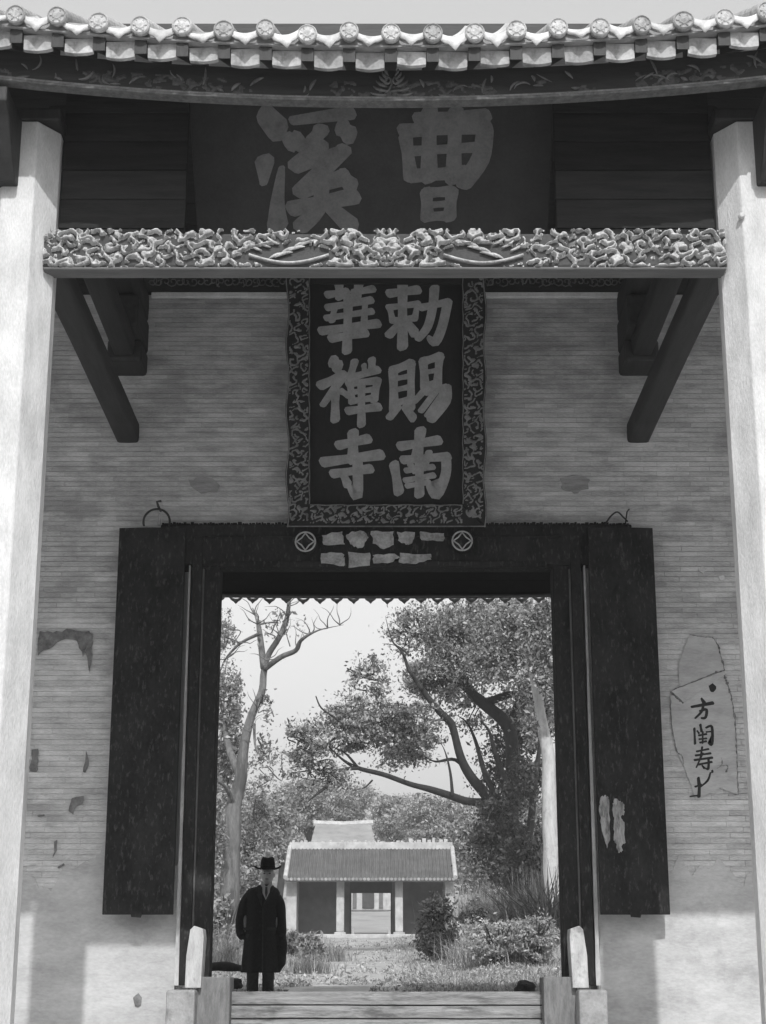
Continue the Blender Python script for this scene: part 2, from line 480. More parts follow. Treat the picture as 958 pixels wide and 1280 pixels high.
TS = 0.2315
# round tile with its end cap
def cap_mesh():
    mb = MB(); r = 0.052; n = 18
    # tube up the slope
    sl = Vector((0, 1, 0.52)).normalized()
    for L0, L1 in ((0, 7.6),):
        rings = []
        for L in (0.012, 0.5, 2, 4, L1):
            c = sl*L
            rings.append([(c.x+r*math.cos(2*math.pi*i/n), c.y-0.46*r*math.sin(2*math.pi*i/n)*1, c.z+r*math.sin(2*math.pi*i/n)) for i in range(n)])
        mb.loft(rings)
    # cap disc with raised rim and a moulded flower
    disc = lambda R, y: [(R*math.cos(2*math.pi*i/n), y, R*math.sin(2*math.pi*i/n)) for i in range(n)]
    mb.loft([disc(0.054, 0.02), disc(0.056, -0.012), disc(0.050, -0.020), disc(0.044, -0.012), disc(0.030, -0.012), disc(0.022, -0.019), disc(0.006, -0.020)])
    for k in range(6):
        a = k*math.pi/3
        mb.tube([(0.033*math.cos(a)*0.8, -0.012, 0.033*math.sin(a)*0.8), (0.040*math.cos(a), -0.016, 0.040*math.sin(a))], [0.006, 0.004], 5)
    return mb.mesh('cap_tile', M_capt)
def drip_mesh():
    mb = MB(); rows = []
    W = TS/2-0.012
    N = 12
    # tongue: scalloped outline hanging down, slightly cupped
    top = []; bot = []
    for i in range(N+1):
        u = -1+2*i/N
        zt_ = 0.052*(u*u)                       # upper lip follows the pan tile
        zb_ = -0.062*(1-abs(u)**1.7) - 0.010*math.cos(u*math.pi*3)*(1-abs(u)) + 0.028*abs(u)
        y = -0.02*(1-u*u)
        top.append((u*W, y, zt_)); bot.append((u*W, y-0.012*(1-abs(u)), min(zb_, zt_-0.012)))
    th = 0.012
    vs = top+bot+[(x, y+th, z) for x, y, z in top]+[(x, y+th, z) for x, y, z in bot]
    n = N+1; fs = []
    for i in range(N):
        fs.append((i+n, i+n+1, i+1, i)); fs.append((2*n+i, 2*n+i+1, 3*n+i+1, 3*n+i))
        fs.append((i+n, i+3*n, i+3*n+1, i+n+1)); fs.append((i, i+1, i+2*n+1, i+2*n))
    fs.append((0, 2*n, 3*n, n)); fs.append((n-1, 2*n-1, 4*n-1, 3*n-1))
    mb.add(vs, fs)
    # pan tile behind it, running up under the roof
    k = len(mb.v)
    for y in (0.012, 0.35):
        for i in range(N+1):
            u = -1+2*i/N; mb.v.append((u*W, y, 0.052*u*u+0.52*y))
    for i in range(N): mb.f.append((k+i, k+i+1, k+n+i+1, k+n+i))
    return mb.mesh('drip_tile', M_drip, True)
cap_m, drip_m = cap_mesh(), drip_mesh()
NT = 26
rot_b = Matrix.Rotation(math.pi, 4, 'Z')
XO = P(489, 60, YE).x % TS
for i in range(-NT, NT+1):
    x = XO + i*TS
    jit = random.uniform(-0.012, 0.012)
    place('cap_tile', cap_m, (x, YE-0.03+random.uniform(-.008,.008), ZE+0.105+curve_f(x)+jit), roof, Matrix.Rotation(random.uniform(-.03,.03), 4, 'Z') @ Matrix.Scale(random.uniform(0.92,1.08), 4, Vector((1,0,0))))
    xm = x+TS/2
    place('drip_tile', drip_m, (xm+random.uniform(-.005,.005), YE-0.01+random.uniform(-.008,.004), ZE+0.085+curve_f(xm)+random.uniform(-.012,.010)), roof, Matrix.Rotation(random.uniform(-.12,.12), 4, 'Y') @ Matrix.Scale(random.uniform(0.8,1.25), 4, Vector((0,0,1))))
ZB = zr(752)*YB
dzb = ZB-(ZE)
for i in range(-16, 17):
    x = 0.06+i*TS
    place('rear_drip_tile', drip_m, (x, YB+0.03, ZB+0.045+curve_b(x)+random.uniform(-.008,.008)), roof, rot_b @ Matrix.Rotation(random.uniform(-.05,.05), 4, 'Y'))
    place('rear_cap_tile', cap_m, (x+TS/2, YB+0.04, ZB+0.11+curve_b(x)), roof, rot_b)
# rafters and the limewashed board between their ends
raf = MB().box(-0.034, 0.034, 0.0, 1.0, -0.085, 0.0)
raf.v = [(x, y, z+0.52*y) for x, y, z in raf.v]
raf_m = raf.mesh('rafter', M_wood)
gapm = MB()
N = 8
gapp = [(-TS/2+0.036, 0.0), (TS/2-0.036, 0.0)] + [((TS/2-0.036)*(1-2*i/N), -0.088-0.012*(1-(1-2*i/N)**2)) for i in range(N+1)]
gapm.prism(gapp, 0, 0.03)
gap_m = gapm.mesh('eave_filler', mat('eave_limewash', 0.31, 0.35, 9.0, 0.9, 0.3, rnd=0.25, stain=0.7, stain_v=0.12, stain_scale=8.0))
ed = MB()
for i in range(-NT, NT+1):
    x = XO + i*TS
    place('rafter', raf_m, (x, YE+0.012, ZE+0.035+curve_f(x)), roof)
    xm = x+TS/2
    place('eave_filler', gap_m, (xm, YE+0.04+random.uniform(-.01,.01), ZE+0.030+curve_f(xm)), roof, Matrix.Rotation(random.uniform(-.05,.05), 4, 'Y') @ Matrix.Scale(random.uniform(0.85,1.12), 4, Vector((0,0,1))))
# tilting fillet: the dark edge line under the tile ends
ring = []
def strip(y0, y1, z0, z1, name, m, par, fc=curve_f, xs=XS, base=ZE, bev=0):
    mb = MB()
    n = len(xs)
    for x in xs:
        c = base+fc(x)
        mb.v += [(x,y0,c+z0),(x,y1,c+z0),(x,y1,c+z1),(x,y0,c+z1)]
    for i in range(n-1):
        a = i*4; b = a+4
        mb.f += [(a,b,b+3,a+3),(a+3,b+3,b+2,a+2),(a+2,b+2,b+1,a+1),(a+1,b+1,b,a)]
    mb.f += [(0,3,2,1),(n*4-4,n*4-3,n*4-2,n*4-1)]
    return mb.build(name, m, par, bevel=bev)
strip(YE-0.005, YE+0.10, 0.034, 0.044, 'tile_fillet', M_tile, roof)
# carved eave board under the rafters
zf0, zf1 = zr(126)*8.42-ZE, ZE*0-0.075
fas = strip(8.42, 8.47, zf0, 0.02, 'eave_board', M_woodh, roof)
strip(8.385, 8.47, zf0-0.020, zf0-0.002, 'eave_board_moulding', mat('eave_moulding',0.085,0.5,20), fas, bev=0.005)
strip(8.395, 8.419, zf0, zf0+0.012, 'eave_board_fillet', M_gilt, fas)
rs = random.Random(21)
mb = MB()
def leafstroke(mb, x, z, L, a, w, y, bend=0.6):
    pts = []
    for i in range(7):
        t = i/6; aa = a+bend*(t-0.5)
        x += math.cos(aa)*L/6; z += math.sin(aa)*L/6
        pts.append((x, y, z))
    mb.tube(pts, [w*math.sin(math.pi*(0.08+0.84*i/6)) for i in range(7)], 5)
for i in range(46):
    x = rs.uniform(-2.3, 2.3); z = ZE+curve_f(x)+rs.triangular(zf0+0.02, -0.06, zf0+0.04)
    leafstroke(mb, x, z, rs.uniform(0.04,0.12), rs.uniform(-0.3,3.4), rs.uniform(0.005,0.012), 8.417, rs.uniform(-2,2))
for sx in (-1,1):                                   # winged motif in the middle
    for k in range(6):
        leafstroke(mb, 0.05+sx*0.01, ZE+zf0+0.04+0.022*k, 0.10-0.01*k, math.pi/2-sx*(1.5-0.2*k), 0.010, 8.413, sx*0.9)
    mb.tube(spiral((0.05+sx*0.03, ZE+zf0+0.12), 0.03, 1.1, math.pi/2, sx, 8.412, 11), 0.006, 6)
mb.build('eave_board_carving', M_gilt, fas, smooth=True, kind='stuff')
mb = None
# back eave board, seen through the doorway, and rafters of the rear slope
strip(YB-0.20, YB-0.03, 0.035, 0.09, 'rear_eave_board', M_woodh, roof, curve_b, XS, ZB)
strip(YB-0.215, YB-0.202, 0.028, 0.046, 'rear_eave_fillet', mat('rear_fillet',0.12), roof, curve_b, XS, ZB)
sb = MB().box(-4, 4, 0.0, 0.16, 0.0, 0.02)
for i in range(9):
    MB().add([(x, YB-0.22-0.235*i-y, ZB+0.075+0.50*(0.235*i+y)+z) for x in (-4, 4) for y in (0, 0.23) for z in (0, 0.02)],
             [(0,1,3,2),(4,6,7,5),(0,4,5,1),(2,3,7,6),(0,2,6,4),(1,5,7,3)]).build('rear_soffit_board', M_board, roof)

# carved tie beam between the columns
bx0, bx1 = -1.965, 1.985
bz0, bz1 = zr(334)*8.86, zr(290)*8.86
beam = MB().box(bx0, bx1, 8.87, 8.97, bz0, bz1).build('carved_beam', M_bback, hall, bevel=0.02)
MB().box(bx0+0.01, bx1-0.01, 8.85, 8.98, bz0-0.018, bz0-0.001).build('beam_soffit', mat('soffit_timber', 0.10, 0.3, 4, 0.7, 0.3, (0.7,5,5)), beam, bevel=0.008)
rs = random.Random(5)
Hh = bz1-bz0; zc = (bz0+bz1)/2; yb = 8.862
def relief(u0, u1, v0, v1, step, cell, lam, seed, amp, to_pt, thr=0.0, mask=None, mirror=None, run=1.0):
    """openwork carving: curling bands in jittered cells, only the raised cells are meshed"""
    r = np.random.default_rng(seed)
    nu, nv = int((u1-u0)/step), int((v1-v0)/step)
    U, V_ = np.meshgrid(np.linspace(u0, u1, nu+1), np.linspace(v0, v1, nv+1), indexing='ij')
    Us = np.where(np.abs(U-mirror) < 0.42, np.abs(U-mirror)+mirror, U) if mirror is not None else U
    cu = int((u1-u0)/cell)+4; cv = max(2, int(round((v1-v0)/cell))+1)
    pts = np.array([[u0+(a-1+r.uniform(0,1))*cell, v0+(b+r.uniform(-0.1,0.9))*(v1-v0)/cv] for a in range(cu) for b in range(cv)])
    sg = r.choice([-1.0,1.0], len(pts)); ph = r.uniform(0, 6.28, len(pts)); l_ = lam*r.uniform(0.75, 1.35, len(pts))
    wu = 0.012*np.sin(Us*61+V_*37+seed)+0.008*np.sin(V_*97-Us*43); wv = 0.012*np.sin(Us*53-V_*41+2*seed)
    X, Z = (Us-u0)*run+u0+wu, V_+wv
    D = (X[...,None]-pts[:,0])**2+(Z[...,None]-pts[:,1])**2
    k = D.argmin(-1); rr_ = np.sqrt(np.take_along_axis(D, k[...,None], -1)[...,0])
    th = np.arctan2(Z-pts[k,1], X-pts[k,0])
    f = np.cos(2*np.pi*rr_/l_[k]+sg[k]*th+ph[k])
    f += 0.22*np.sin(Us*120+6*np.sin(V_*60))*np.sin(V_*110)
    big = 0.6+0.4*np.sin(Us*23+seed)*np.sin(V_*31+1)
    f = f-thr
    if mask is not None: f = np.where(mask(U, V_), f, -1)
    f[0,:] = f[-1,:] = -1; f[:,0] = f[:,-1] = -1
    H = np.clip((f+0.25)/0.8, 0, 1); H = H*H*(3-2*H)*amp*(0.55+0.45*big)
    mb = MB(); idx = -np.ones(U.shape, int)
    keep = np.maximum.reduce([f[:-1,:-1], f[1:,:-1], f[:-1,1:], f[1:,1:]]) > -0.25
    for a, b in zip(*np.nonzero(keep)):
        q = []
        for (c, d) in ((a,b),(a+1,b),(a+1,b+1),(a,b+1)):
            if idx[c,d] < 0:
                idx[c,d] = len(mb.v); mb.v.append(tuple(to_pt(U[c,d], V_[c,d], H[c,d])))
            q.append(idx[c,d])
        mb.f.append(tuple(q))
    return mb
def clamp(mb):
    mb.v = [(min(max(x,bx0+0.006),bx1-0.006), y, min(max(z,bz0+0.004),bz1-0.004)) for x,y,z in mb.v]
face_pt = lambda u, v, h: (u, 8.868-h, v)
def not_cart(U, V_):
    a = np.abs(U-0.02); return ((a-0.56)/0.27)**2+((V_-bz0-0.075)/0.075)**2 > 1
mb = relief(bx0+0.005, bx1-0.005, bz0+0.002, bz1+0.016, 0.0042, 0.105, 0.058, 4, 0.040, face_pt, 0.30, not_cart, 0.02, 0.72)
mb.build('beam_carving', M_relief, beam, smooth=True)
xm = P(483, 305, 8.87).x                             # two sweeping cartouches either side of the middle
eb_mask = lambda U, V_: (np.sin(U*4.1+0.6)+0.7*np.sin(U*9.7+V_*20)+0.4*np.sin(U*23)) > -0.1
mb = relief(-2.35, 2.35, zf0+0.015, -0.05, 0.0058, 0.11, 0.075, 8, 0.012, lambda u, v, h: (u, 8.4195-h, ZE+curve_f(u)+v), 0.80, eb_mask, 0.05, 0.7)
mb.build('eave_board_relief', mat('eave_relief', 0.075, 0.5, 20, 0.8, 0.3), fas, smooth=True, kind='stuff')
for sx in (-1, 1):
    mb = MB()
    for k in range(6):
        leafstroke(mb, xm+sx*(0.38+0.035*k), zc+0.05-0.018*k+0.01*(k%2), 0.11, (0 if sx>0 else math.pi)-sx*0.25, 0.011, yb-0.008, -sx*0.7)
    for k in range(3):
        leafstroke(mb, xm+sx*(0.60+0.05*k), zc+0.03-0.02*k, 0.09, (0 if sx>0 else math.pi)+sx*0.5, 0.010, yb-0.008, sx*0.8)
    arc = [(xm+sx*(0.33+0.46*i/20), yb-0.012, zc-0.035-0.05*math.sin(math.pi*i/20)) for i in range(21)]
    mb.tube(arc, 0.008, 6)
    clamp(mb)
    mb.build('cartouche_carving', M_relief, beam, smooth=True, kind='stuff')

# dark boarding either side of the name board, added to block stray sun
for sx in (-1, 1):
    a, b = (-1.91, -1.165) if sx < 0 else (1.02, 1.955)
    tp = MB().box(a, b, 9.02, 9.05, bz0+0.02, 5.22).build('transom', M_board, hall)
    for k in range(6):
        za = bz1-0.10+k*0.19
        MB().box(a+0.002, b-0.002, 9.0-0.003*(k % 2), 9.019, za, za+0.186).build('transom_board', mat('transom_timber%d%d' % (sx, k), 0.016+0.004*(k % 3), 0.4, 4.0, 0.7, 0.3, (0.6,6,6), 40, spec=0.1), tp, bevel=0.003)

# transverse beams from column to wall: three tiers, round-bellied
def beam_ring(cx, y, z0, z1, w, n=16):
    out = []
    for i in range(n):
        a = 2*math.pi*i/n; c, s = math.cos(a), math.sin(a)
        out.append((cx+w*math.copysign(abs(c)**0.32, c), y, (z0+z1)/2+(z1-z0)/2*math.copysign(abs(s)**0.32, s)))
    return out
for sx in (-1, 1):
    cx = sx*2.09
    for k, (z0, z1, w, ya) in enumerate(((4.29,4.47,0.092,9.19),(4.90,5.10,0.085,9.3),(5.34,5.62,0.13,9.9))):
        MB().loft([beam_ring(cx, y, z0+dz, z1, w) for y, dz in ((ya,0.0),(ya+0.3,0.02),(11,0.03),(12.5,0.01),(YW+0.02,0.0))]).build('transverse_beam', M_woody, hall, smooth=True)
    for (z0, z1, y) in ((4.46,4.92,9.6),(5.08,5.36,11.3)):
        MB().box(cx-0.08, cx+0.08, y-0.12, y+0.12, z0, z1).build('beam_post', M_woody, hall, bevel=0.02)
    a, b = sorted((cx-0.10, cx+0.17*(-sx)+0.0))
    for (ya, z0, z1) in ((12.35,5.05,5.34),(12.62,4.86+0.0,5.06)):
        MB().box(cx-0.14, cx+0.14, ya, YW-0.002, z0+0.003, z1-0.003).build('corbel', M_woody, hall, bevel=0.03)

# ------------------------------------------------------------------ door frame
door = empty('door_frame', (0, 12.9, -0.55), 'tall dark timber door frame set in the brick gateway', 'door frame')
YF = 12.88
zL0, zL1 = zr(709)*YF, zr(655)*YF
lx0, lx1 = P(201, 657, YF).x, P(790, 657, YF).x
lint = MB().box(lx0, lx1, YF, YW+0.14, zL0+0.02, zL1).build('lintel', M_lacq, door, bevel=0.012)
OW = 1.295
for a, b, c, d, e, f in ((-1.42, 1.42, YF-0.018, YF-0.001, zL1-0.11, zL1-0.10), (-1.30,1.30, YF-0.02, YF+0.02, zL0, zL0+0.045)):
    MB().box(a, b, c, d, e, f).build('lintel_moulding', M_lacq, lint, bevel=0.004)
mb = MB()                                             # crumbling edge along the lintel's top
x = lx0+0.01
while x < lx1-0.03:
    w = random.uniform(0.015, 0.04); mb.box(x, x+w*0.8, YF+0.004, YF+0.08, zL1+0.001, zL1+random.uniform(0.006,0.02)); x += w
mb.build('lintel_edge', M_lacq, lint, kind='stuff')
for sx in (-1, 1):
    def bxs(xa, xb, ya, yb_, za, zb_, name, m, par, bv=0.006):
        a, b = sorted((sx*xa, sx*xb)); dx = 0.055 if sx > 0 else 0.0
        return MB().box(a+dx, b+dx, ya, yb_, za, zb_).build(name, m, par, bevel=bv)
    j = bxs(OW, 1.43, YF+0.03, YW+0.13, 0.02, zL0+0.019, 'jamb', M_lacq, door)
    bxs(1.433, 1.515, YF-0.01, YW+0.10, 0.02, zL1-0.10, 'outer_jamb', M_lacq, j)
    bxs(1.418, 1.432, YF+0.012, YF+0.06, 0.04, zL0-0.01, 'jamb_bead', mat('bead%d' % sx, 0.075, 0.5, 8, 0.6, 0.2, (1,1,0.4)), j, 0.003)
    # pale edge of the masonry showing between frame and hanging board
    mb = MB(); pts = []
    for i in range(40):
        z = 0.02 + (zL1-0.16-0.02)*i/39
        w = 0.006+0.010*(1-i/39)+0.004*noise.noise(Vector((z*4, sx, 0)))
        pts.append((z, max(0.002, w)))
    me_ = 1.535 if sx < 0 else 1.60
    poly = [(sx*(me_-w), z) for z, w in pts]+[(sx*(me_+w), z) for z, w in reversed(pts)]
    mb.prism(poly, YF+0.02, YW+0.0)
    mb.build('masonry_edge', M_slit, door)
# round door pins with a coin figure
for (px, py) in ((382, 677), (578, 676)):
    c = P(px, py, YF-0.10); n = 24
    mb = MB(); disc = lambda R, y: [(c.x+R*math.cos(2*math.pi*i/n), y, c.z+R*math.sin(2*math.pi*i/n)) for i in range(n)]
    mb.loft([disc(0.082, YF+0.01), disc(0.082, YF-0.09), disc(0.074, YF-0.10), disc(0.01, YF-0.10)])
    pin = mb.build('door_pin', M_lacq, door)
    mb = MB()
    mb.tube([(c.x+0.078*math.cos(2*math.pi*i/28), YF-0.100, c.z+0.078*math.sin(2*math.pi*i/28)) for i in range(29)], 0.007, 6)
    for k in range(4):
        a, b = k*math.pi/2, (k+1)*math.pi/2
        mb.tube([(c.x+0.070*math.cos(a), YF-0.103, c.z+0.070*math.sin(a)), (c.x+0.042*math.cos((a+b)/2)*1.0, YF-0.104, c.z+0.042*math.sin((a+b)/2)), (c.x+0.070*math.cos(b), YF-0.103, c.z+0.070*math.sin(b))], 0.006, 5)
    mb.build('coin_figure', mat('coin_gilt', 0.34, 0.3, 20), pin, smooth=True)

# threshold planks and stone feet
thr = empty('threshold', (0, 12.95, -0.55), 'high threshold of weathered grey planks across the doorway', 'threshold')
zz = [-0.55, -0.42, zr(1273)*12.9, zr(1256)*12.9, zr(1239)*12.9]
for i in range(4):
    mb = MB(); N = 24; xa, xb = P(287, 1250, 12.9).x, P(681, 1250, 12.9).x
    top = []; bot = []
    for k in range(N+1):
        x = xa+(xb-xa)*k/N
        top.append((x, zz[i+1]-0.003+0.004*noise.noise(Vector((x*2.5, i*3.3, 0)))-(0.004 if i < 3 else 0)))
        bot.append((x, zz[i]+0.002+0.004*noise.noise(Vector((x*2.5, i*3.3-3.3, 0)))))
    mb.prism(bot+top[::-1], 12.9+random.uniform(-.006,.006), 13.02)
    mb.build('plank', M_plank, thr, bevel=0.004)
for sx, lab in ((-1, 'pale'), (1, 'mottled')):
    st = empty('door_stone', (sx*1.5, 12.6, -0.55), ('left' if sx < 0 else 'right')+' carved granite foot block under the door jamb', 'stone block', 'granite feet of the door frame')
    def q(pa, pb, ya, yb_, pt, zbot, name, m, bv=0.012):
        a, b = (P(pa, pt, ya).x, P(pb, pt, ya).x)
        if sx > 0: a, b = -b+0.055, -a+0.055
        return MB().box(a, b, ya, yb_, zbot, P(480, pt, ya).z).build(name, m, st, bevel=bv)
    blk = q(208, 244, 12.52, 13.0, 1237, -0.55, 'foot_block', M_stone, 0.02)
    q(246, 288, 12.72, 13.06, 1221, -0.55, 'inner_block', mat('shaded_granite%d' % sx, 0.15, 0.4, 8, 0.9, 0.4, (4,4,0.8)), 0.01)  # shade on this recessed stone is put into its darker grey
    # tapered shoe standing on the block against the jamb
    Yq = 12.66
    pts = [(231,1235),(251,1235),(255,1172),(254,1161),(243,1157),(238,1162),(233,1195)]
    poly = [(P(a, b, Yq).x*(1 if sx < 0 else -1)+(0.055 if sx > 0 else 0), P(a, b, Yq).z) for a, b in pts]
    MB().prism(poly, Yq, YF-0.012).build('stone_shoe', M_stonel, st, bevel=0.005)

# ------------------------------------------------------------------ brush lettering
def stroke_poly(pts, w, k=4):
    """pts 2-D list, w width or list; returns closed outline with round ends"""
    p3 = smooth_path([(a, b, 0) for a, b in pts], k)
    n = len(p3)
    ws = lerp_list(list(w), n) if hasattr(w, '__len__') else [w*(0.84+0.22*abs(i/(n-1)-0.45)*2) for i in range(n)]
    L, R = [], []
    for i, p in enumerate(p3):
        t = (p3[min(i+1,n-1)]-p3[max(i-1,0)]).normalized(); nn = Vector((-t.y, t.x, 0))
        L.append(p+nn*ws[i]/2); R.append(p-nn*ws[i]/2)
    def arc(p, t, w):
        a0 = math.atan2(t.x, -t.y)              # angle of left normal
        return [p+Vector((math.cos(a0-math.pi*j), math.sin(a0-math.pi*j), 0))*w/2*k for j, k in ((0.16,1.10),(0.36,1.02),(0.58,0.80),(0.80,0.88))]
    tend = (p3[-1]-p3[-2]).normalized(); tst = (p3[0]-p3[1]).normalized()
    out = L + arc(p3[-1], tend, ws[-1]) + R[::-1] + arc(p3[0], tst, ws[0])
    return [(v.x, v.y) for v in out]

def lettering(name, strokes, org, sc, to_world, mtl, parent, depth=0.006, wk=1.0, label=None):
    """strokes in zoomed-photo units; to_world maps (px,py,height) to a point"""
    mb = MB()
    for i, s in enumerate(strokes):
        w = s[-1]
        w = [x*wk for x in w] if hasattr(w, '__len__') else w*wk
        poly = stroke_poly(s[:-1], w)
        poly = [(org[0]+a/sc, org[1]+b/sc) for a, b in poly]
        n = len(poly); h = depth+0.0006*i
        vs = [to_world(a, b, h) for a, b in poly]+[to_world(a, b, -0.001) for a, b in poly]
        fs = [tuple(range(n-1,-1,-1)), tuple(range(n, 2*n))]+[(i_, (i_+1) % n, (i_+1) % n+n, i_+n) for i_ in range(n)]
        mb.add(vs, fs)
    me = mb.mesh(name, mtl)
    bm = bmesh.new(); bm.from_mesh(me); bmesh.ops.recalc_face_normals(bm, faces=bm.faces); bm.to_mesh(me); bm.free()
    o = bpy.data.objects.new(name, me)
    finish(o, parent)
    if label: o['label'] = label
    return o

ZR_ = (480, 340); ZL_ = (390, 340); ZS = 4.27
CH_R = [
 [((30,115),(180,95),40),((100,60),(100,395),48),((25,190),(185,170),30),((32,190),(47,258),30),((180,170),(166,245),30),((47,260),(165,246),30),
  ((95,265),(30,335),(30,42)),((135,280),(162,322),(34,48)),((200,190),(345,160),34),((340,165),(312,290),(275,372),(240,352),(44,44,46,24)),((270,90),(262,180),(235,290),(185,355),(46,42,40,34))],
 [((50,530),(55,730),44),((50,525),(145,488),42),((146,488),(145,725),38),((60,570),(140,555),26),((60,630),(140,613),27),((60,700),(145,680),34),((75,722),(32,775),(34,36)),((112,722),(155,778),(34,42)),
  ((210,475),(220,610),42),((212,478),(300,450),40),((297,450),(286,600),40),((225,535),(285,525),24),((215,606),(290,590),32),((245,600),(165,690),(34,28)),((225,640),(335,618),36),((336,622),(330,690),(255,785),(44,46,44)),((276,640),(200,740),(30,30)),((312,650),(232,765),(26,28))],
 [((90,930),(290,898),44),((195,850),(178,985),52),((55,1030),(80,1170),46),((105,1003),(340,985),40),((332,990),(330,1080),(282,1190),(238,1140),(46,46,48,26)),
  ((140,1025),(165,1060),30),((240,965),(215,1050),(34,30)),((120,1060),(262,1040),27),((115,1112),(265,1085),27),((190,1010),(190,1185),44),((125,1142),(240,1122),26)]]
CH_L = [
 [((85,122),(185,105),36),((145,65),(150,130),42),((225,110),(325,90),34),((252,60),(238,130),44),((85,190),(315,150),34),((78,246),(320,210),30),((52,315),(350,275),40),((105,355),(285,325),40),((195,140),(188,418),44),((122,190),(108,258),30),((285,150),(280,258),30)],
 [((117,482),(136,500),60),((50,605),(170,550),46),((165,560),(60,708),(42,30)),((125,640),(125,785),42),((160,638),(190,656),30),((228,480),(205,562),36),((278,500),(282,530),26),((320,472),(322,520),38),((210,565),(350,522),36),
  ((205,600),(215,690),34),((195,597),(350,580),34),((350,582),(332,680),38),((215,642),(335,626),26),((215,690),(325,672),30),((265,590),(265,812),38),((195,742),(355,720),38)],
 [((220,862),(220,1000),52),((145,925),(298,890),44),((65,1015),(365,975),48),((115,1077),(310,1050),42),((245,1030),(243,1195),(203,1150),(48,48,26)),((165,1072),(190,1130),40)]]
CH_T = {'xi': [((218,68),(245,98),(46,54)),((214,178),(212,225),(42,18)),((255,192),(245,270),(245,322),(14,30,46)),((282,80),(418,62),(20,30)),((280,130),(290,128),44),((348,103),(332,128),34),((400,98),(416,112),38),
        ((348,138),(290,186),(34,36)),((290,188),(385,160),30),((402,150),(302,246),(34,38)),((302,246),(400,214),34),((400,212),(420,232),34),((282,287),(425,258),34),((352,240),(340,290),(302,328),(30,34,36)),((368,282),(420,328),(28,40))],
        'cao': [((580,76),(740,68),28),((545,104),(742,94),30),((550,118),(562,208),30),((738,112),(728,170),(690,226),(38,40,36)),((562,210),(692,202),30),((560,152),(728,142),22),((606,62),(606,210),36),((668,62),(664,214),34),
        ((600,250),(602,305),28),((602,250),(660,246),24),((660,250),(655,305),28),((606,279),(655,275),15),((600,306),(655,304),22)]}

# vertical tablet over the doorway, leaning forward
tab = empty('hanging_tablet', P(483, 660, 12.85), 'tall carved frame tablet with six large gilt characters over the doorway', 'plaque')
LEAN = PITCH
torg = P(483, 659, 12.83)
ux, uz = Vector((1,0,0)), Vector((0,-math.sin(LEAN),math.cos(LEAN)))
un = Vector((0,-math.cos(LEAN),-math.sin(LEAN)))
TSC = (torg.y*math.cos(PITCH)+torg.z*math.sin(PITCH))/F_PX       # metres per photo pixel on the tablet
def T(u, v, h=0): return torg+ux*u+uz*v+un*h                     # tablet coordinates in metres
def Tp(px, py, h=0): return T((px-483)*TSC, (659-py)*TSC, h)
HT = 332*TSC
mb = MB(); W0 = 98*TSC
mb.add([T(-W0,0.10,0),T(W0,0.10,0),T(W0,HT-0.1,0),T(-W0,HT-0.1,0),T(-W0,0.10,-0.05),T(W0,0.10,-0.05),T(W0,HT-0.1,-0.05),T(-W0,HT-0.1,-0.05)],
       [(0,1,2,3),(7,6,5,4),(0,4,5,1),(1,5,6,2),(2,6,7,3),(3,7,4,0)])
mb.build('tablet_ground', M_board, tab)
FW = 29*TSC; W1 = 124*TSC
def frame_piece(poly, name):
    mb = MB(); n = len(poly)
    mb.add([T(a,b,0.05) for a,b in poly]+[T(a,b,-0.06) for a,b in poly], [tuple(range(n)), tuple(range(2*n-1,n-1,-1))]+[(i,i+n,(i+1)%n+n,(i+1)%n) for i in range(n)])
    return mb.build(name, M_board, tab, bevel=0.008)
def wavy(u, v0, v1, s):
    return [(u+s*0.012*math.sin(i*1.05), v0+(v1-v0)*i/24) for i in range(25)]
fl = frame_piece([(-W1+FW,0.0+FW),(-W1+FW,HT)]+wavy(-W1,0,HT,1)[::-1], 'frame_side')
fr = frame_piece([(W1-FW,HT),(W1-FW,FW)]+wavy(W1,0,HT,1), 'frame_side')
fb = frame_piece([(-W1+0.003,0.0),(W1-0.003,0.0),(W1-FW-0.001,FW-0.002),(-W1+FW+0.001,FW-0.002)], 'frame_rail')
ft = frame_piece([(-W1+FW+0.001,HT-FW),(W1-FW-0.001,HT-FW),(W1-FW-0.001,HT),(-W1+FW+0.001,HT)], 'frame_rail')
rs = random.Random(9)
def tube_T(mb, pts, w, n=5): mb.tube([T(a,b,0.052+h) for a,b,h in pts], w, n)
def scroll_panel(ua, ub, va, vb, seed, par):
    mb = relief(ua, ub, va, vb, 0.0058, 0.085, 0.046, seed, 0.012, lambda u, v, h: T(u, v, 0.0495+h), 0.72)
    mb.build('frame_scrollwork', M_gilt, par, smooth=True)
scroll_panel(-W1+0.02, -W1+FW-0.012, 0.05, HT, 31, fl)
scroll_panel(W1-FW+0.012, W1-0.02, 0.05, HT, 32, fr)
scroll_panel(-W1+FW, W1-FW, 0.03, FW-0.01, 33, fb)
mb = MB()                                             # gilt beads along both rims
for s in (-1, 1):
    tube_T(mb, [(s*(W1-0.008)+s*0.012*math.sin(i*1.05)*s, HT*i/24, 0) for i in range(25)], 0.0055)
    tube_T(mb, [(s*(W1-FW+0.004)+0.004*math.sin(i*1.7), FW+(HT-FW)*i/40, 0) for i in range(41)], 0.004)
tube_T(mb, [(-W1+(2*W1)*i/20, 0.008, 0) for i in range(21)], 0.0055)
tube_T(mb, [(-W1+FW+(2*W1-2*FW)*i/20, FW-0.008+0.003*math.sin(i*2.1), 0) for i in range(21)], 0.0048)
mb.build('frame_bead', M_gilt, tab, smooth=True)
for k in range(3):
    lettering('character', CH_R[k], ZR_, ZS, Tp, M_char, tab, wk=1.17)
    lettering('character', CH_L[k], ZL_, ZS, Tp, M_char, tab, wk=1.17)

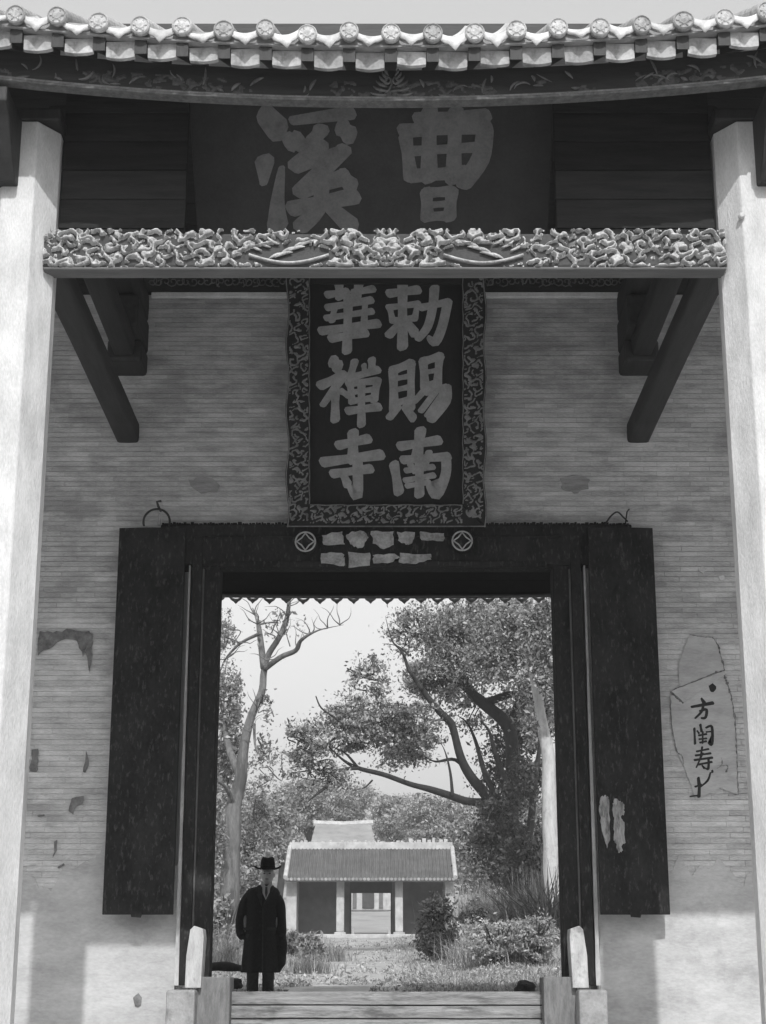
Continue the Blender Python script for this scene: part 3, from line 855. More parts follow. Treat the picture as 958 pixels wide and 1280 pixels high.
# horizontal board behind the carved beam
hb = empty('name_board', P(468, 285, 9.75), 'wide dark name board with two large characters under the eave', 'plaque')
borg = P(468, 290, 9.62); L2 = math.radians(20)
vz = Vector((0,-math.sin(L2),math.cos(L2))); vn = Vector((0,-math.cos(L2),-math.sin(L2)))
BSC = (borg.y*math.cos(PITCH)+borg.z*math.sin(PITCH))/F_PX
def B(u, v, h=0): return borg+ux*u+vz*v+vn*h
def Bp(px, py, h=0): return B((px-468)*BSC, (290-py)*BSC*1.0, h)
for nm, (a0,b0,a1,b1), dh, mm in (('board', (248,300,684,120), 0.0, mat('name_board_ground', 0.036, 0.3, 4, 0.6, 0.25, (1,1,1), stain=0.4, stain_v=0.03)),):
    q = [Bp(a0,b0),Bp(a1,b0),Bp(691,b1),Bp(238,b1)]
    mb = MB().add([p+vn*0.03 for p in q]+[p-vn*0.03 for p in q], [(0,1,2,3),(7,6,5,4),(0,4,5,1),(1,5,6,2),(2,6,7,3),(3,7,4,0)])
    mb.build(nm, mm, hb, bevel=0.008)
def Bq(px, py, h=0): return Bp(px, py, h+0.03)
lettering('character', CH_T['xi'], (220,112), 1.916, Bq, M_char2, hb, wk=1.12)
lettering('character', CH_T['cao'], (220,112), 1.916, Bq, M_char2, hb, wk=1.12)
# small dangling end of the board's fixing
# ------------------------------------------------------------------ couplet boards
for sx in (-1, 1):
    yb0 = 12.80
    lab = ('dark lacquered couplet board hanging left of the doorway, iron ring above' if sx < 0
           else 'dark lacquered couplet board hanging right of the doorway, lacquer flaked to bare wood')
    za, zb_ = zr(1143)*yb0, zr(660)*yb0
    cb = empty('couplet_board', (sx*1.83, yb0, za), lab, 'board', 'couplet boards flanking the doorway')
    a, b = (-2.092, -1.568) if sx < 0 else (1.625, 2.14)
    mb = MB(); N = 10
    rings = []
    # gently bowed face
    for z in (za, za+0.5, (za+zb_)/2, zb_-0.5, zb_):
        fr_ = [(a+(b-a)*i/N, yb0-0.02*math.sin(math.pi*i/N), z) for i in range(N+1)]
        rings.append(fr_+[(b, yb0+0.05, z), (a, yb0+0.05, z)])
    mb.loft(rings)
    bd = mb.build('panel', M_lacq, cb)
    c = (a+b)/2
    MB().prism([(c-0.04,za-0.02),(c+0.03,za-0.025),(c+0.045,za+0.02),(c-0.05,za+0.02)], yb0-0.035, yb0-0.022).build('bottom_catch', M_lacq, cb)
    if sx < 0:
        rc = P(196, 652, 12.85)
        pts = [(rc.x+0.105*math.cos(t), 12.85, rc.z+0.105*math.sin(t)) for t in np.linspace(-0.35, math.pi+0.35, 22)]
        MB().tube(pts, 0.009, 8).build('hanging_ring', M_iron, cb, smooth=True)
        MB().tube([(rc.x+0.01,12.99,rc.z+0.13),(rc.x+0.01,12.84,rc.z+0.125),(rc.x+0.0,12.83,rc.z+0.16),(rc.x+0.035,12.83,rc.z+0.165)], 0.011, 8).build('hook', M_iron, cb, smooth=True)
        MB().tube([(rc.x+0.02,12.86,rc.z-0.03),(rc.x+0.025,12.85,rc.z+0.07)], 0.012, 6).build('hanging_tag', M_papers, cb)
    else:
        pts = [P(x, y, 12.86) for x, y in ((757,655),(764,645),(772,640),(779,646),(785,652))]
        MB().tube(smooth_path(pts, 4), 0.007, 6).build('hanging_ring', M_iron, cb, smooth=True)
        MB().tube([P(782,655,12.9),P(784,640,12.87),P(787,636,12.87)], 0.006, 6).build('hook', M_iron, cb, smooth=True)
        for poly in ([(752,996),(758,994),(762,1000),(762,1030),(763,1048),(759,1060),(756,1050),(752,1030),(749,1010)],
                     [(768,998),(776,1001),(781,1006),(780,1018),(776,1020),(781,1030),(782,1054),(777,1056),(779,1064),(773,1066),(771,1056),(767,1050),(768,1025),(766,1010)]):
            pp = [(P(x, y, yb0-0.02).x, P(x, y, yb0-0.02).z) for x, y in poly]
            rg = []
            for k in range(len(pp)):
                p_, q_ = pp[k], pp[(k+1) % len(pp)]
                for t in range(5):
                    jj = 0.009 if t else 0.003
                    rg.append((p_[0]+(q_[0]-p_[0])*t/5+random.uniform(-jj,jj)*0.7, p_[1]+(q_[1]-p_[1])*t/5+random.uniform(-jj,jj)))
            MB().prism(rg, yb0-0.0235, yb0-0.002).build('flaked_patch', M_bare, cb)

# torn paper slips on the lintel
slips = [[(402,668),(428,664),(430,676),(431,681),(405,680)],[(433,670),(440,664),(455,664),(461,672),(455,682),(447,685),(438,680)],
         [(464,664),(492,664),(493,680),(480,686),(466,680)],[(496,664),(519,665),(516,678),(508,681),(498,676)],[(526,664),(555,666),(554,676),(527,675)],
         [(401,692),(428,691),(431,697),(430,707),(402,704)],[(435,690),(463,690),(463,707),(436,709)],[(466,694),(492,692),(500,697),(490,703),(467,704)],[(500,690),(538,692),(540,699),(520,704),(499,702)]]
for i, s in enumerate(slips):
    pp = [(P(x+random.uniform(-.6,.6), y, YF-0.03).x, P(x, y+random.uniform(-.8,.8), YF-0.03).z) for x, y in s]
    # roughen the outline
    out = []
    for k in range(len(pp)):
        a, b = pp[k], pp[(k+1) % len(pp)]
        for t in (0, 0.25, 0.5, 0.75):
            j = 0 if t == 0 else 0.009
            out.append((a[0]+(b[0]-a[0])*t+random.uniform(-j,j), a[1]+(b[1]-a[1])*t+random.uniform(-j,j)))
    rowname = 'upper' if i < 5 else 'lower'
    idx = i+1 if i < 5 else i-4
    ordn = ['first','second','third','fourth','fifth'][idx-1]
    o = MB().prism(out, YF-0.026, YF-0.0205).build('paper_slip', M_papers, None,
        label=f'torn pale paper slip on the lintel, {ordn} from left in the {rowname} row', cat='paper', group='torn paper slips on the lintel')

# notice remains on the wall
YP = YW-0.008
def sheet(poly, y0, y1, name, m, parent=None, rough=0.004, **kw):
    pp = [(P(x, y, YP).x, P(x, y, YP).z) for x, y in poly]; out = []
    for k in range(len(pp)):
        a, b = pp[k], pp[(k+1) % len(pp)]
        L = math.hypot(b[0]-a[0], b[1]-a[1]); n = max(1, int(L/0.03))
        for t in range(n):
            j = rough if t else 0
            out.append((a[0]+(b[0]-a[0])*t/n+random.uniform(-j,j), a[1]+(b[1]-a[1])*t/n+random.uniform(-j,j)))
    return MB().prism(out, y0, y1).build(name, m, parent, **kw)
note = empty('torn_notice', P(883, 1000, YP), 'peeling paper notice with brush writing on the wall right of the doorway', 'notice')
sheet([(838,870),(872,855),(901,840),(908,842),(913,860),(919,895),(922,930),(923,993),(900,985),(870,1000),(856,960),(846,940),(840,905)], YP-0.003, YP-0.0005, 'sheet', M_paper, note, 0.002)
sheet([(862,793),(891,796),(898,810),(906,837),(872,852),(850,862),(848,830)], YP-0.0028, YP-0.0005, 'upper_sheet', M_paper, note, 0.002)
sheet([(839,864),(905,839),(907,843),(870,868),(854,878)], YP-0.016, YP-0.0035, 'curled_flap', M_paper, note, 0.002)
mb = MB()                                             # dark torn edges standing off the wall
for pts, w in ((((862,793),(878,796),(891,796)),0.006),(((891,796),(898,808),(902,822),(906,838)),0.008),(((838,864),(846,872),(854,878)),0.014),(((840,863),(868,852),(892,842),(906,838)),0.009),
               (((905,842),(910,856),(915,875),(919,897)),0.012),(((919,897),(921,930),(922,960),(923,993)),0.006),(((838,870),(840,905),(846,937),(853,945),(854,957)),0.006),
               (((902,947),(903,955),(896,961)),0.006),(((903,957),(910,958),(908,965)),0.006),(((910,994),(922,993)),0.005)):
    q = [p+Vector((noise.noise(p*40)*0.006, 0, noise.noise(p*40+Vector((5,0,0)))*0.006)) for p in smooth_path([P(x, y, YP-0.006) for x, y in pts], 12)]
    mb.tube(q, [w*(0.12+1.9*abs(noise.noise(Vector((p.x*45,p.z*45,2))))) for p in q], 5, flat=0.4)
mb.build('torn_edge', M_paperd, note)
ink = [[((372,405),(398,448),(24,52))],
 [((318,520),(336,548),(16,28)),((250,577),(395,550),(18,26)),((332,560),(318,610),(275,655),(20,18,14)),((308,606),(352,596),(346,650),(318,655),(16,20,20,14))],
 [((268,728),(273,832),17),((310,702),(318,745),18),((350,722),(390,716),(391,835),(366,828),(14,20,20,12)),((352,752),(386,748),11),((300,776),(352,766),13),((326,752),(326,828),13),((302,802),(352,796),12),((308,826),(350,816),13),((288,745),(300,760),12)],
 [((285,887),(366,870),14),((278,915),(380,900),15),((270,947),(392,930),16),((322,858),(310,940),15),((326,900),(282,998),(14,10)),((298,978),(388,960),15),((366,938),(366,1008),(342,1002),(15,16,8)),((322,985),(336,1002),(10,16))],
 [((380,1035),(360,1090),(300,1142),(12,16,10)),((392,1022),(394,1030),16),((296,1072),(302,1120),(20,26)),((275,1132),(316,1118),14),((304,1110),(300,1200),(18,24)),((238,1200),(288,1194),(8,12))]]
def Wp(px, py, h=0):
    p = P(px, py, YP-0.003); return Vector((p.x, p.y-h, p.z))
for s in ink: lettering('character', s, (820,780), 5.567, Wp, M_ink, note, 0.0012)
left = empty('notice_remains', P(80, 1000, YP), 'worn remains of a paper notice on the wall beside the left column', 'notice')
sheet([(50,789),(78,790),(84,786),(112,789),(116,795),(114,824),(113,843),(110,826),(107,806),(104,822),(99,810),(96,801),(82,799),(72,803),(62,811),(55,813),(48,820)], YP-0.008, YP-0.0022, 'torn_head', M_paperd, left, 0.011)
for poly in ([(40,937),(48,936),(48,962),(46,965),(38,964)], [(108,938),(110,945),(111,957),(107,966),(104,965),(107,952)], [(90,998),(96,996),(105,995),(104,1004),(96,1008),(92,1018),(86,1014)], [(68,1052),(72,1050),(71,1064),(66,1072),(68,1060)], [(72,1084),(80,1079),(81,1081),(74,1086)], [(47,1019),(56,1018),(56,1020),(48,1021)]):
    sheet(poly, YP-0.006, YP-0.0022, 'torn_scrap', M_paperd, left, 0.008)
# two blotches where the brick face has been rubbed away
for poly, lb in (([(236,600),(250,597),(266,598),(275,607),(272,615),(252,617),(242,610)], 'dark blotch on the brickwork left of the hanging tablet'),
             ([(700,598),(722,594),(738,600),(736,611),(718,617),(704,612)], 'dark blotch on the brickwork right of the hanging tablet')):
    sheet(poly, YW-0.009, YW-0.004, 'wall_blotch', mat('blotch', 0.25, 0.35, 8, 0.95, 0.3, (0.6,1,4)), None, 0.012, label=lb, cat='stain', group='blotches beside the tablet')
# chipped plaster marks low on the wall
for i, (px, py, r) in enumerate(((172, 1250, 7), (878, 712, 5), (903, 722, 4))):
    c = P(px, py, YW-0.013); n = 9
    poly = [(c.x+r*0.0062*random.uniform(.6,1.2)*math.cos(2*math.pi*k/n), c.z+r*0.0062*random.uniform(.6,1.2)*math.sin(2*math.pi*k/n)) for k in range(n)]
    MB().prism(poly, YW-0.0165, YW-0.005).build('plaster_chip', M_paperd if i == 0 else M_white, None,
        label=['small dark chip low on the plaster left of the doorway','small pale fleck on the brickwork right of the doorway, nearer the board','small pale fleck on the brickwork right of the doorway, nearer the column'][i], cat='chip')
# white nail head on the right column
c = P(927, 270, 8.79)
MB().loft([[(c.x+r*math.cos(k*math.pi/5), y, c.z+r*math.sin(k*math.pi/5)) for k in range(10)] for r, y in ((0.018,8.80),(0.02,8.782),(0.012,8.772),(0.002,8.77))]).build('nail_head', M_white, None, label='round white nail head high on the right column', cat='nail')

# ------------------------------------------------------------------ vegetation helpers
def leaf_mesh(name, C, size, mtl, aspect=0.5, droop=0.0):
    n = len(C)
    a = RNG.normal(size=(n,3)); a[:,2] -= droop; a /= np.linalg.norm(a, axis=1)[:,None]
    r = RNG.normal(size=(n,3)); b = np.cross(a, r); b /= np.linalg.norm(b, axis=1)[:,None]
    s = (size*np.clip(RNG.lognormal(-0.05, 0.38, n), 0.4, 2.2))[:,None]
    a = a*s; b = b*s*aspect
    c = np.cross(a, b); c = c/np.maximum(np.linalg.norm(c,axis=1)[:,None],1e-9)*s*0.15
    V = np.stack([C-a, C+b+c, C+a, C-b+c], 1).reshape(-1,3).astype(np.float32)
    me = bpy.data.meshes.new(name)
    me.vertices.add(4*n); me.loops.add(4*n); me.polygons.add(n)
    me.vertices.foreach_set('co', V.ravel())
    me.loops.foreach_set('vertex_index', np.arange(4*n, dtype=np.int32))
    me.polygons.foreach_set('loop_start', np.arange(0, 4*n, 4, dtype=np.int32))
    me.update(calc_edges=True)
    me.materials.append(mtl)
    return me

def clumps(center, rad, n, sub=26, tight=0.20, shell=0.35, seedpts=None):
    """leaf positions: small clumps scattered through an ellipsoid, with gaps between"""
    d = RNG.normal(size=(sub,3)); d /= np.linalg.norm(d,axis=1)[:,None]
    d *= (RNG.uniform(shell, 1.0, sub)**0.6)[:,None]
    if seedpts is not None: seedpts.append((np.array(center), np.array(center)+d*np.array(rad)))
    k = RNG.integers(0, sub, n)
    ws = RNG.uniform(0.4, 1.6, sub)
    off = RNG.normal(size=(n,3))*tight*ws[k][:,None]
    off[:,2] *= 0.7
    return np.array(center)+(d[k]+off)*np.array(rad)

TW = []
def twigs(mb, r0=0.022, frac=0.7):
    """thin twigs from the middle of each leaf mass to its clumps"""
    for c, pts in TW:
        for p in pts:
            if RNG.random() > frac: continue
            a = Vector(c).lerp(Vector(p), 0.25)+Vector(RNG.normal(size=3)*0.12); b = Vector(p)
            m = a.lerp(b, 0.5)+Vector(RNG.normal(size=3)*0.15)
            mb.tube(smooth_path([a, m, b, b+(b-m)*0.35], 3), lerp_list([r0, r0*0.25], 10), 4)
    TW.clear()

def crown_obj(name, parts, size, mtl, parent, aspect=0.5, droop=0.2):
    C = np.concatenate(parts)
    o = bpy.data.objects.new(name, leaf_mesh(name, C, size, mtl, aspect, droop))
    return finish(o, parent)

def limb(mb, pix, Y, w, n=8, dy=0.0, wob=0.0, k=5):
    """limb traced in the photograph at distance Y; w = widths in photo pixels"""
    m = len(pix); pts = [P(x, y, Y+dy*i/(m-1)) for i, (x, y) in enumerate(pix)]
    sp = smooth_path(pts, k)
    sc = (Y*math.cos(PITCH)+1)/F_PX
    w = list(w)+[w[-1]*0.25]; ws = lerp_list([a*sc/2 for a in w], len(sp))
    if wob:
        sp = [p+Vector((noise.noise(p*1.3), noise.noise(p*1.3+Vector((9,0,0))), 0))*wob for p in sp]
    mb.tube(sp, ws, n)

def cl(px, py, Y, rx, ry, n, rdepth=None, sub=26, tight=0.2, shell=0.35):
    c = P(px, py, Y); s = (Y*math.cos(PITCH))/F_PX
    return clumps(c, (rx*s, (rdepth or rx)*s, ry*s), n, sub, tight, shell, TW)

def grass_mesh(name, pts, h, w, mtl, bend=0.5, seed=0):
    """curved blades, two quads each"""
    r = np.random.default_rng(seed); n = len(pts); pts = np.array(pts, dtype=float)
    hh = h*r.uniform(0.5,1.3,n); a = r.uniform(0,2*np.pi,n); b = r.uniform(0.1,1.0,n)*bend
    dx, dy = np.cos(a), np.sin(a)
    sx, sy = -dy*w/2, dx*w/2
    V = np.zeros((n,6,3))
    for i, (t, k) in enumerate(((0,1.0),(0.55,0.8),(1.0,0.1))):
        off = hh*b*t*t; zz_ = hh*(t-0.35*b*t*t)
        V[:,2*i,0] = pts[:,0]+dx*off+sx*k; V[:,2*i,1] = pts[:,1]+dy*off+sy*k; V[:,2*i,2] = pts[:,2]+zz_
        V[:,2*i+1,0] = pts[:,0]+dx*off-sx*k; V[:,2*i+1,1] = pts[:,1]+dy*off-sy*k; V[:,2*i+1,2] = pts[:,2]+zz_
    me = bpy.data.meshes.new(name)
    idx = np.array([[0,1,3,2],[2,3,5,4]]); L = (np.arange(n)[:,None,None]*6+idx[None]).reshape(-1).astype(np.int32)
    me.vertices.add(6*n); me.loops.add(8*n); me.polygons.add(2*n)
    me.vertices.foreach_set('co', V.reshape(-1).astype(np.float32))
    me.loops.foreach_set('vertex_index', L)
    me.polygons.foreach_set('loop_start', np.arange(0, 8*n, 4, dtype=np.int32))
    me.update(calc_edges=True); me.materials.append(mtl)
    return me
def ground_pt(px, Y):
    x = (px-CXP)/F_PX*Y*0.972
    return (x, Y, gz(x, Y))

# ------------------------------------------------------------------ pavilion on the path
YP2 = 80.0
pav = empty('pavilion', ground_pt(463, YP2), 'small three bay tiled pavilion with pale columns at the end of the path', 'building')
def pz(py, Y=YP2): return P(480, py, Y).z
def pxx(px, py=1130, Y=YP2): return P(px, py, Y).x
zfl, zev, zrg = pz(1168), pz(1100), None
# plinth
MB().box(pxx(356), pxx(570), YP2-0.5, YP2+6, zfl-1.2, zfl).build('plinth', M_pwhite, pav, bevel=0.03)
for (a, b) in ((420.5,430.5),(494,504)):
    c = MB(); xa, xb = pxx(a), pxx(b)
    c.box(xa, xb, YP2, YP2+0.34, zfl+0.10, zev+0.02); col_ = c.build('column', M_pwhite, pav, bevel=0.05)
    MB().box(xa-0.08, xb+0.08, YP2-0.08, YP2+0.42, zfl+0.002, zfl+0.098).build('column_base', M_pwhite, col_, bevel=0.02)
for (a, b) in ((358,371),(556.5,568)):
    MB().box(pxx(a), pxx(b), YP2-0.05, YP2+5.6, zfl+0.002, zev+0.05).build('end_wall', M_pwhite, pav, bevel=0.03)
yw2 = YP2+2.2
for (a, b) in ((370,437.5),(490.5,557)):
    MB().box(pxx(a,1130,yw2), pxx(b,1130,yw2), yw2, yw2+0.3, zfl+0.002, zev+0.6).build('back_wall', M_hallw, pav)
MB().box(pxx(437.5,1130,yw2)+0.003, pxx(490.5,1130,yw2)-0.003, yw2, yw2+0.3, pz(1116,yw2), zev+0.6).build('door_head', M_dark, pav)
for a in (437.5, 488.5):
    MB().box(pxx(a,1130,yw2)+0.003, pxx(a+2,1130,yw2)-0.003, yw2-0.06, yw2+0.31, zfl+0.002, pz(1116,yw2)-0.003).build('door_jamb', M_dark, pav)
for a in (441, 487):
    MB().prism([(pxx(a-2),zfl+0.0),(pxx(a+2),zfl+0.0),(pxx(a+1.4),zfl+0.28),(pxx(a),zfl+0.42),(pxx(a-1.4),zfl+0.28)], YP2+1.2, YP2+1.5).build('door_drum', M_pwhite, pav, bevel=0.03)
MB().box(pxx(371), pxx(556), YP2+0.02, YP2+0.3, zev+0.022, zev+0.35).build('eave_beam', M_dark, pav)
# roof: two slopes, raised tile rows
RY = YP2+2.6; ye0 = YP2-0.75
zrg = P(480, 1061, RY).z; ze0 = P(480, 1099, ye0).z
XA0, XB0 = P(357,1099,ye0).x, P(569.5,1099,ye0).x
XA1, XB1 = P(364,1061,RY).x, P(562,1061,RY).x
def quad_slab(q, th, name, m, par, **kw):
    mb = MB(); q = [Vector(p) for p in q]
    mb.add([p for p in q]+[p-Vector((0,0,th)) for p in q], [(0,1,2,3),(7,6,5,4),(0,4,5,1),(1,5,6,2),(2,6,7,3),(3,7,4,0)])
    return mb.build(name, m, par, **kw)
ry2 = 2*RY-ye0
pr = quad_slab([(XA0,ye0,ze0),(XB0,ye0,ze0),(XB0,RY,zrg),(XA0,RY,zrg)], 0.12, 'roof', M_ptile, pav)
quad_slab([(XA0,RY,zrg+0.002),(XB0,RY,zrg+0.002),(XB0,ry2,ze0),(XA0,ry2,ze0)], 0.12, 'rear_roof', M_ptile, pr)
mb = MB(); n = 44
for i in range(n):
    x = XA0+(XB0-XA0)*(i+0.5)/n
    seg = [(x+random.uniform(-.008,.008), ye0-0.03+(RY-ye0)*t, ze0+0.01+(zrg-ze0)*t) for t in np.linspace(0,1,7)]
    mb.tube(seg, 0.045, 6)
mb.build('tile_rows', M_ptile, pr, kind='stuff')
mb = MB()
for i in range(n):
    x = XA0+(XB0-XA0)*(i+0.5)/n
    mb.loft([[(x+0.075*math.cos(k*math.pi/4), y, ze0+0.0+0.075*math.sin(k*math.pi/4)) for k in range(8)] for y in (ye0-0.02, ye0-0.06)])
mb.build('tile_ends', mat('tile_end',0.22,0.3,6,island=0.3), pr, kind='stuff')
for s, xx in ((-1, XA0), (1, XB0)):
    MB().tube([(xx, ye0-0.02, ze0+0.08), (xx, RY, zrg+0.08)], 0.11, 8).build('verge', M_pwhite, pr)
MB().box(XA0-0.02, XB0+0.02, RY-0.12, RY+0.12, zrg-0.05, zrg+0.30).build('ridge', M_pwhite, pr, bevel=0.03)
xx = XA0+0.1; i = 0
while xx < XB0-0.2:
    w = random.uniform(0.12, 0.3); hgt = random.uniform(0.02, 0.12) + (random.uniform(0.0, 0.12) if xx > 1 else 0)
    if random.random() < 0.8:
        MB().box(xx, xx+w*0.8, RY-0.08, RY+0.08, zrg+0.298, zrg+0.30+hgt).build('ridge_tile', M_pwhite, pr, bevel=0.02)
    xx += w
# low garden wall at the pavilion's right
MB().box(pxx(568.5), pxx(575), YP2+0.8, YP2+1.2, zfl-1, pz(1112)).build('garden_wall', M_pwhite, None, bevel=0.05, label='low pale wall stub at the right end of the pavilion', cat='wall')

# hall further up the slope
YH = 106.0
rh = empty('rear_hall', ground_pt(455, YH), 'pale roofed hall higher up behind the pavilion', 'building')
wz0, wz1 = P(480,1144,YH).z, P(480,1095,YH).z
hw = MB().box(P(395,1130,YH).x, P(500,1130,YH).x, YH, YH+6, wz0-2, wz1+1.6).build('wall', M_pwhite, rh)
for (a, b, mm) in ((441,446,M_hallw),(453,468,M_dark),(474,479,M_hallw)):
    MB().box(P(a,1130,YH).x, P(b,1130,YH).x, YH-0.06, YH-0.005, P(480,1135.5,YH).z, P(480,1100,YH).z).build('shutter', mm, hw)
MB().box(P(440,1130,YH).x, P(495,1130,YH).x, YH-0.9, YH-0.01, wz0-2, P(480,1138,YH).z).build('ground_shadow_wall', M_hallw, rh)  # dark grey holds the ground shadow seen through the pavilion door
q0, q1 = P(388,1056,YH-1), P(470,1056,YH-1)
q2, q3 = P(464,1030,YH+3), P(395,1030,YH+3)
hr = quad_slab([q0,q1,q2,q3], 0.25, 'roof', mat('pale_roof',0.22,0.25,1.2,0.9,0.3,stain=0.5,stain_v=0.13,stain_scale=0.8), rh)
quad_slab([q3,q2,Vector((q2.x,q2.y+4,q2.z-3)),Vector((q3.x,q3.y+4,q3.z-3))], 0.25, 'rear_roof', M_ptile, hr)
MB().tube([q3+Vector((-0.15,0,0.02)), q3.lerp(q2,0.5)+Vector((0,0,-0.05)), q2+Vector((0.15,0,0.05))], 0.22, 8).build('ridge', M_pwhite, hr)
MB().box(q0.x+0.4, q1.x-0.4, YH+0.2, YH+5, wz1, q0.z-0.15).build('attic_wall', M_pwhite, rh)

# ------------------------------------------------------------------ trees
# tall pale tree at the left
t1 = empty('tree', ground_pt(288, 42), 'tall pale barked tree with bare forked limbs at the left of the doorway', 'tree', 'trees beyond the gate')
mb = MB(); Y = 42
limb(mb, [(286,1215),(287,1110),(291,1040),(298,985),(311,915),(325,868),(331,839),(337,815),(355,787),(360,757),(362,700)], Y, [30,25,22,19,13,10,9,8,7.5,7,5], 12, wob=0.10)
limb(mb, [(331,836),(352,821),(370,813),(377,800),(398,788),(430,781)], Y, [8,7,6.5,6,4,1.5], 8, -1.5)
limb(mb, [(330,835),(325,793),(322,775),(316,760)], Y, [9,8,6,4], 8, 1)
limb(mb, [(325,792),(301,804),(282,824),(274,845)], Y, [5,4,3.5,2.5], 6, 1)
limb(mb, [(326,780),(340,778),(350,779)], Y, [3,2.5,2], 6)
limb(mb, [(303,975),(285,930),(278,870),(285,820)], Y, [12,10,7,3], 8, 2)
limb(mb, [(295,1010),(283,985),(270,975)], Y, [8,6,4], 8, -1)
limb(mb, [(318,905),(320,935),(332,950)], Y, [4,3,2], 6, -1)
limb(mb, [(363,808),(359,795),(356,782)], Y, [2,1.5,1], 5)
rt = random.Random(17)
for (bx_, by_) in ((360,757),(358,770),(350,795),(372,812),(388,793),(410,785),(425,781),(318,768),(322,780),(300,804),(285,822),(333,825),(320,890),(313,915)):
    for q in range(3):
        pts_ = [(bx_, by_)]; an = rt.uniform(-2.9, -0.2)
        for k in range(4):
            an += rt.uniform(-0.6,0.6); pts_.append((pts_[-1][0]+math.cos(an)*rt.uniform(5,10), pts_[-1][1]+math.sin(an)*rt.uniform(5,10)))
        limb(mb, pts_, Y-0.4, [2.0,1.5,1.2,0.9,0.6], 5, rt.uniform(-1,1), 0, 3)
mb.build('trunk', M_barkp, t1, smooth=True)
TW.clear()
crown_obj('crown', [cl(282,880,43,22,55,2600,40,40,0.22), cl(283,950,44,22,50,2200,20,40,0.22), cl(282,790,44,16,26,700,30,20,.25), cl(333,885,42,10,22,120,10,10,.3), cl(345,780,42,34,24,160,20,16,.3), cl(325,1020,45,22,40,1000,20,26,.25), cl(330,930,44,10,20,160,20,10,.3), cl(274,1050,41.2,7,50,700,8,26,.2), cl(330,960,47,26,26,500,30,16,.3)], 0.045, M_leafp, t1)
mb = MB(); twigs(mb, 0.018, 0.6); mb.build('twigs', M_barkp, t1, kind='stuff')

# big spreading tree at the right: dark twisted limbs
t2 = empty('tree', ground_pt(632, 50), 'large spreading tree with dark twisted limbs over the pavilion', 'tree', 'trees beyond the gate')
mb = MB(); Y = 50
limb(mb, [(652,1190),(648,1110),(640,1050),(641,985),(637,915),(606,880),(586,860),(572,815),(585,770),(590,730)], Y, [26,23,21,19,17,16,14,11,8,6], 10, wob=0.10)
limb(mb, [(642,1060),(616,1005),(588,970),(574,940),(566,908),(549,889),(528,862),(512,838)], Y, [18,15,13,11,9.5,10,9,6], 9, -2, 0.05)
limb(mb, [(614,1003),(586,1002),(562,994),(536,986),(513,980),(480,968),(448,960),(425,947),(398,919)], Y, [12,10,10,9,7,6.5,6,5,2.5], 8, -3, 0.04)
limb(mb, [(449,960),(421,964),(408,983),(393,995),(384,1004)], Y-2.4, [5,5,4.5,4,2], 7, -1)
limb(mb, [(448,960),(430,940),(405,930)], Y-2.4, [4,3,1.5], 6)
limb(mb, [(637,915),(650,875),(668,850),(682,820)], Y, [13,11,8,4], 8, 1.5)
limb(mb, [(607,880),(630,870),(652,868),(672,880),(690,895)], Y, [11,10,8,6,4], 8, -1)
limb(mb, [(622,1000),(606,965),(596,930),(585,905),(570,893)], Y, [8,8,6,4,2], 7, 1)
limb(mb, [(646,1100),(662,1040),(668,985),(676,930),(690,890)], Y+0.5, [12,11,9,7,4], 8, 1)
limb(mb, [(641,1000),(622,950),(612,915),(600,900)], Y-0.4, [10,8,5,3], 8, -1)
limb(mb, [(645,1080),(618,1060),(598,1052),(580,1056)], Y-0.5, [9,7,5,2], 8, -1)
limb(mb, [(590,972),(570,950),(545,952),(530,945)], Y, [6,5,4,2], 7, -1)
limb(mb, [(566,996),(563,965),(556,938),(548,925)], Y-1, [5,3.5,2.5,1], 6)
limb(mb, [(528,862),(512,838),(503,815),(490,800),(482,770)], Y-1.8, [7,5,4,3,1.5], 6)
limb(mb, [(512,820),(498,808),(478,804)], Y-2, [3,2.5,1], 6)
limb(mb, [(572,815),(545,795),(510,790),(495,765)], Y, [7,5,3.5,2], 7, 1)
limb(mb, [(585,862),(560,850),(540,840)], Y, [7,5,3], 7, -1)
limb(mb, [(395,870),(402,885),(420,898),(440,915)], Y-3, [1.5,2,2.5,2], 6)
limb(mb, [(466,975),(455,985),(440,988)], Y-2, [2.5,2,1], 6)
mb.build('trunk', M_bark, t2, smooth=True)
crown_obj('crown', [cl(600,785,51,70,42,10850,60,70,.20), cl(645,800,48.5,56,52,13175,40,80,.2), cl(545,850,50,40,34,6510,40,40,.2), cl(570,800,50,36,40,6200,40,34,.2),
    cl(520,790,50,36,36,2015,30,26,.22), cl(672,870,48,30,50,5580,30,36,.2), cl(620,830,48.5,40,36,5580,30,30,.2), cl(600,880,52,50,40,2170,40,26,.2), cl(510,930,50,48,30,4650,40,34,.2)], 0.047, M_leaf, t2)
crown_obj('lower_spray', [cl(430,915,47.5,56,30,4030,30,40,.2), cl(375,930,47,26,26,1550,24,20,.22), cl(465,850,48,26,40,1240,20,20,.22), cl(480,905,47.5,44,28,3410,30,30,.2), cl(400,968,47,40,24,1550,24,24,.22), cl(440,890,48,40,24,1240,24,20,.22), cl(520,905,48,30,30,2170,24,20,.2)], 0.047, M_leaf, t2)
mb = MB(); twigs(mb); mb.build('twigs', M_bark, t2, kind='stuff')
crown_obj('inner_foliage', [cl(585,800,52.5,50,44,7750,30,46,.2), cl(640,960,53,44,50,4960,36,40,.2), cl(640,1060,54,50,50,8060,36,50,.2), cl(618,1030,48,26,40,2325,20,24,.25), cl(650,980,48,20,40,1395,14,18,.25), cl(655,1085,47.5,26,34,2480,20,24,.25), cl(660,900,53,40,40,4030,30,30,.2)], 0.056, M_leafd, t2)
TW.clear()

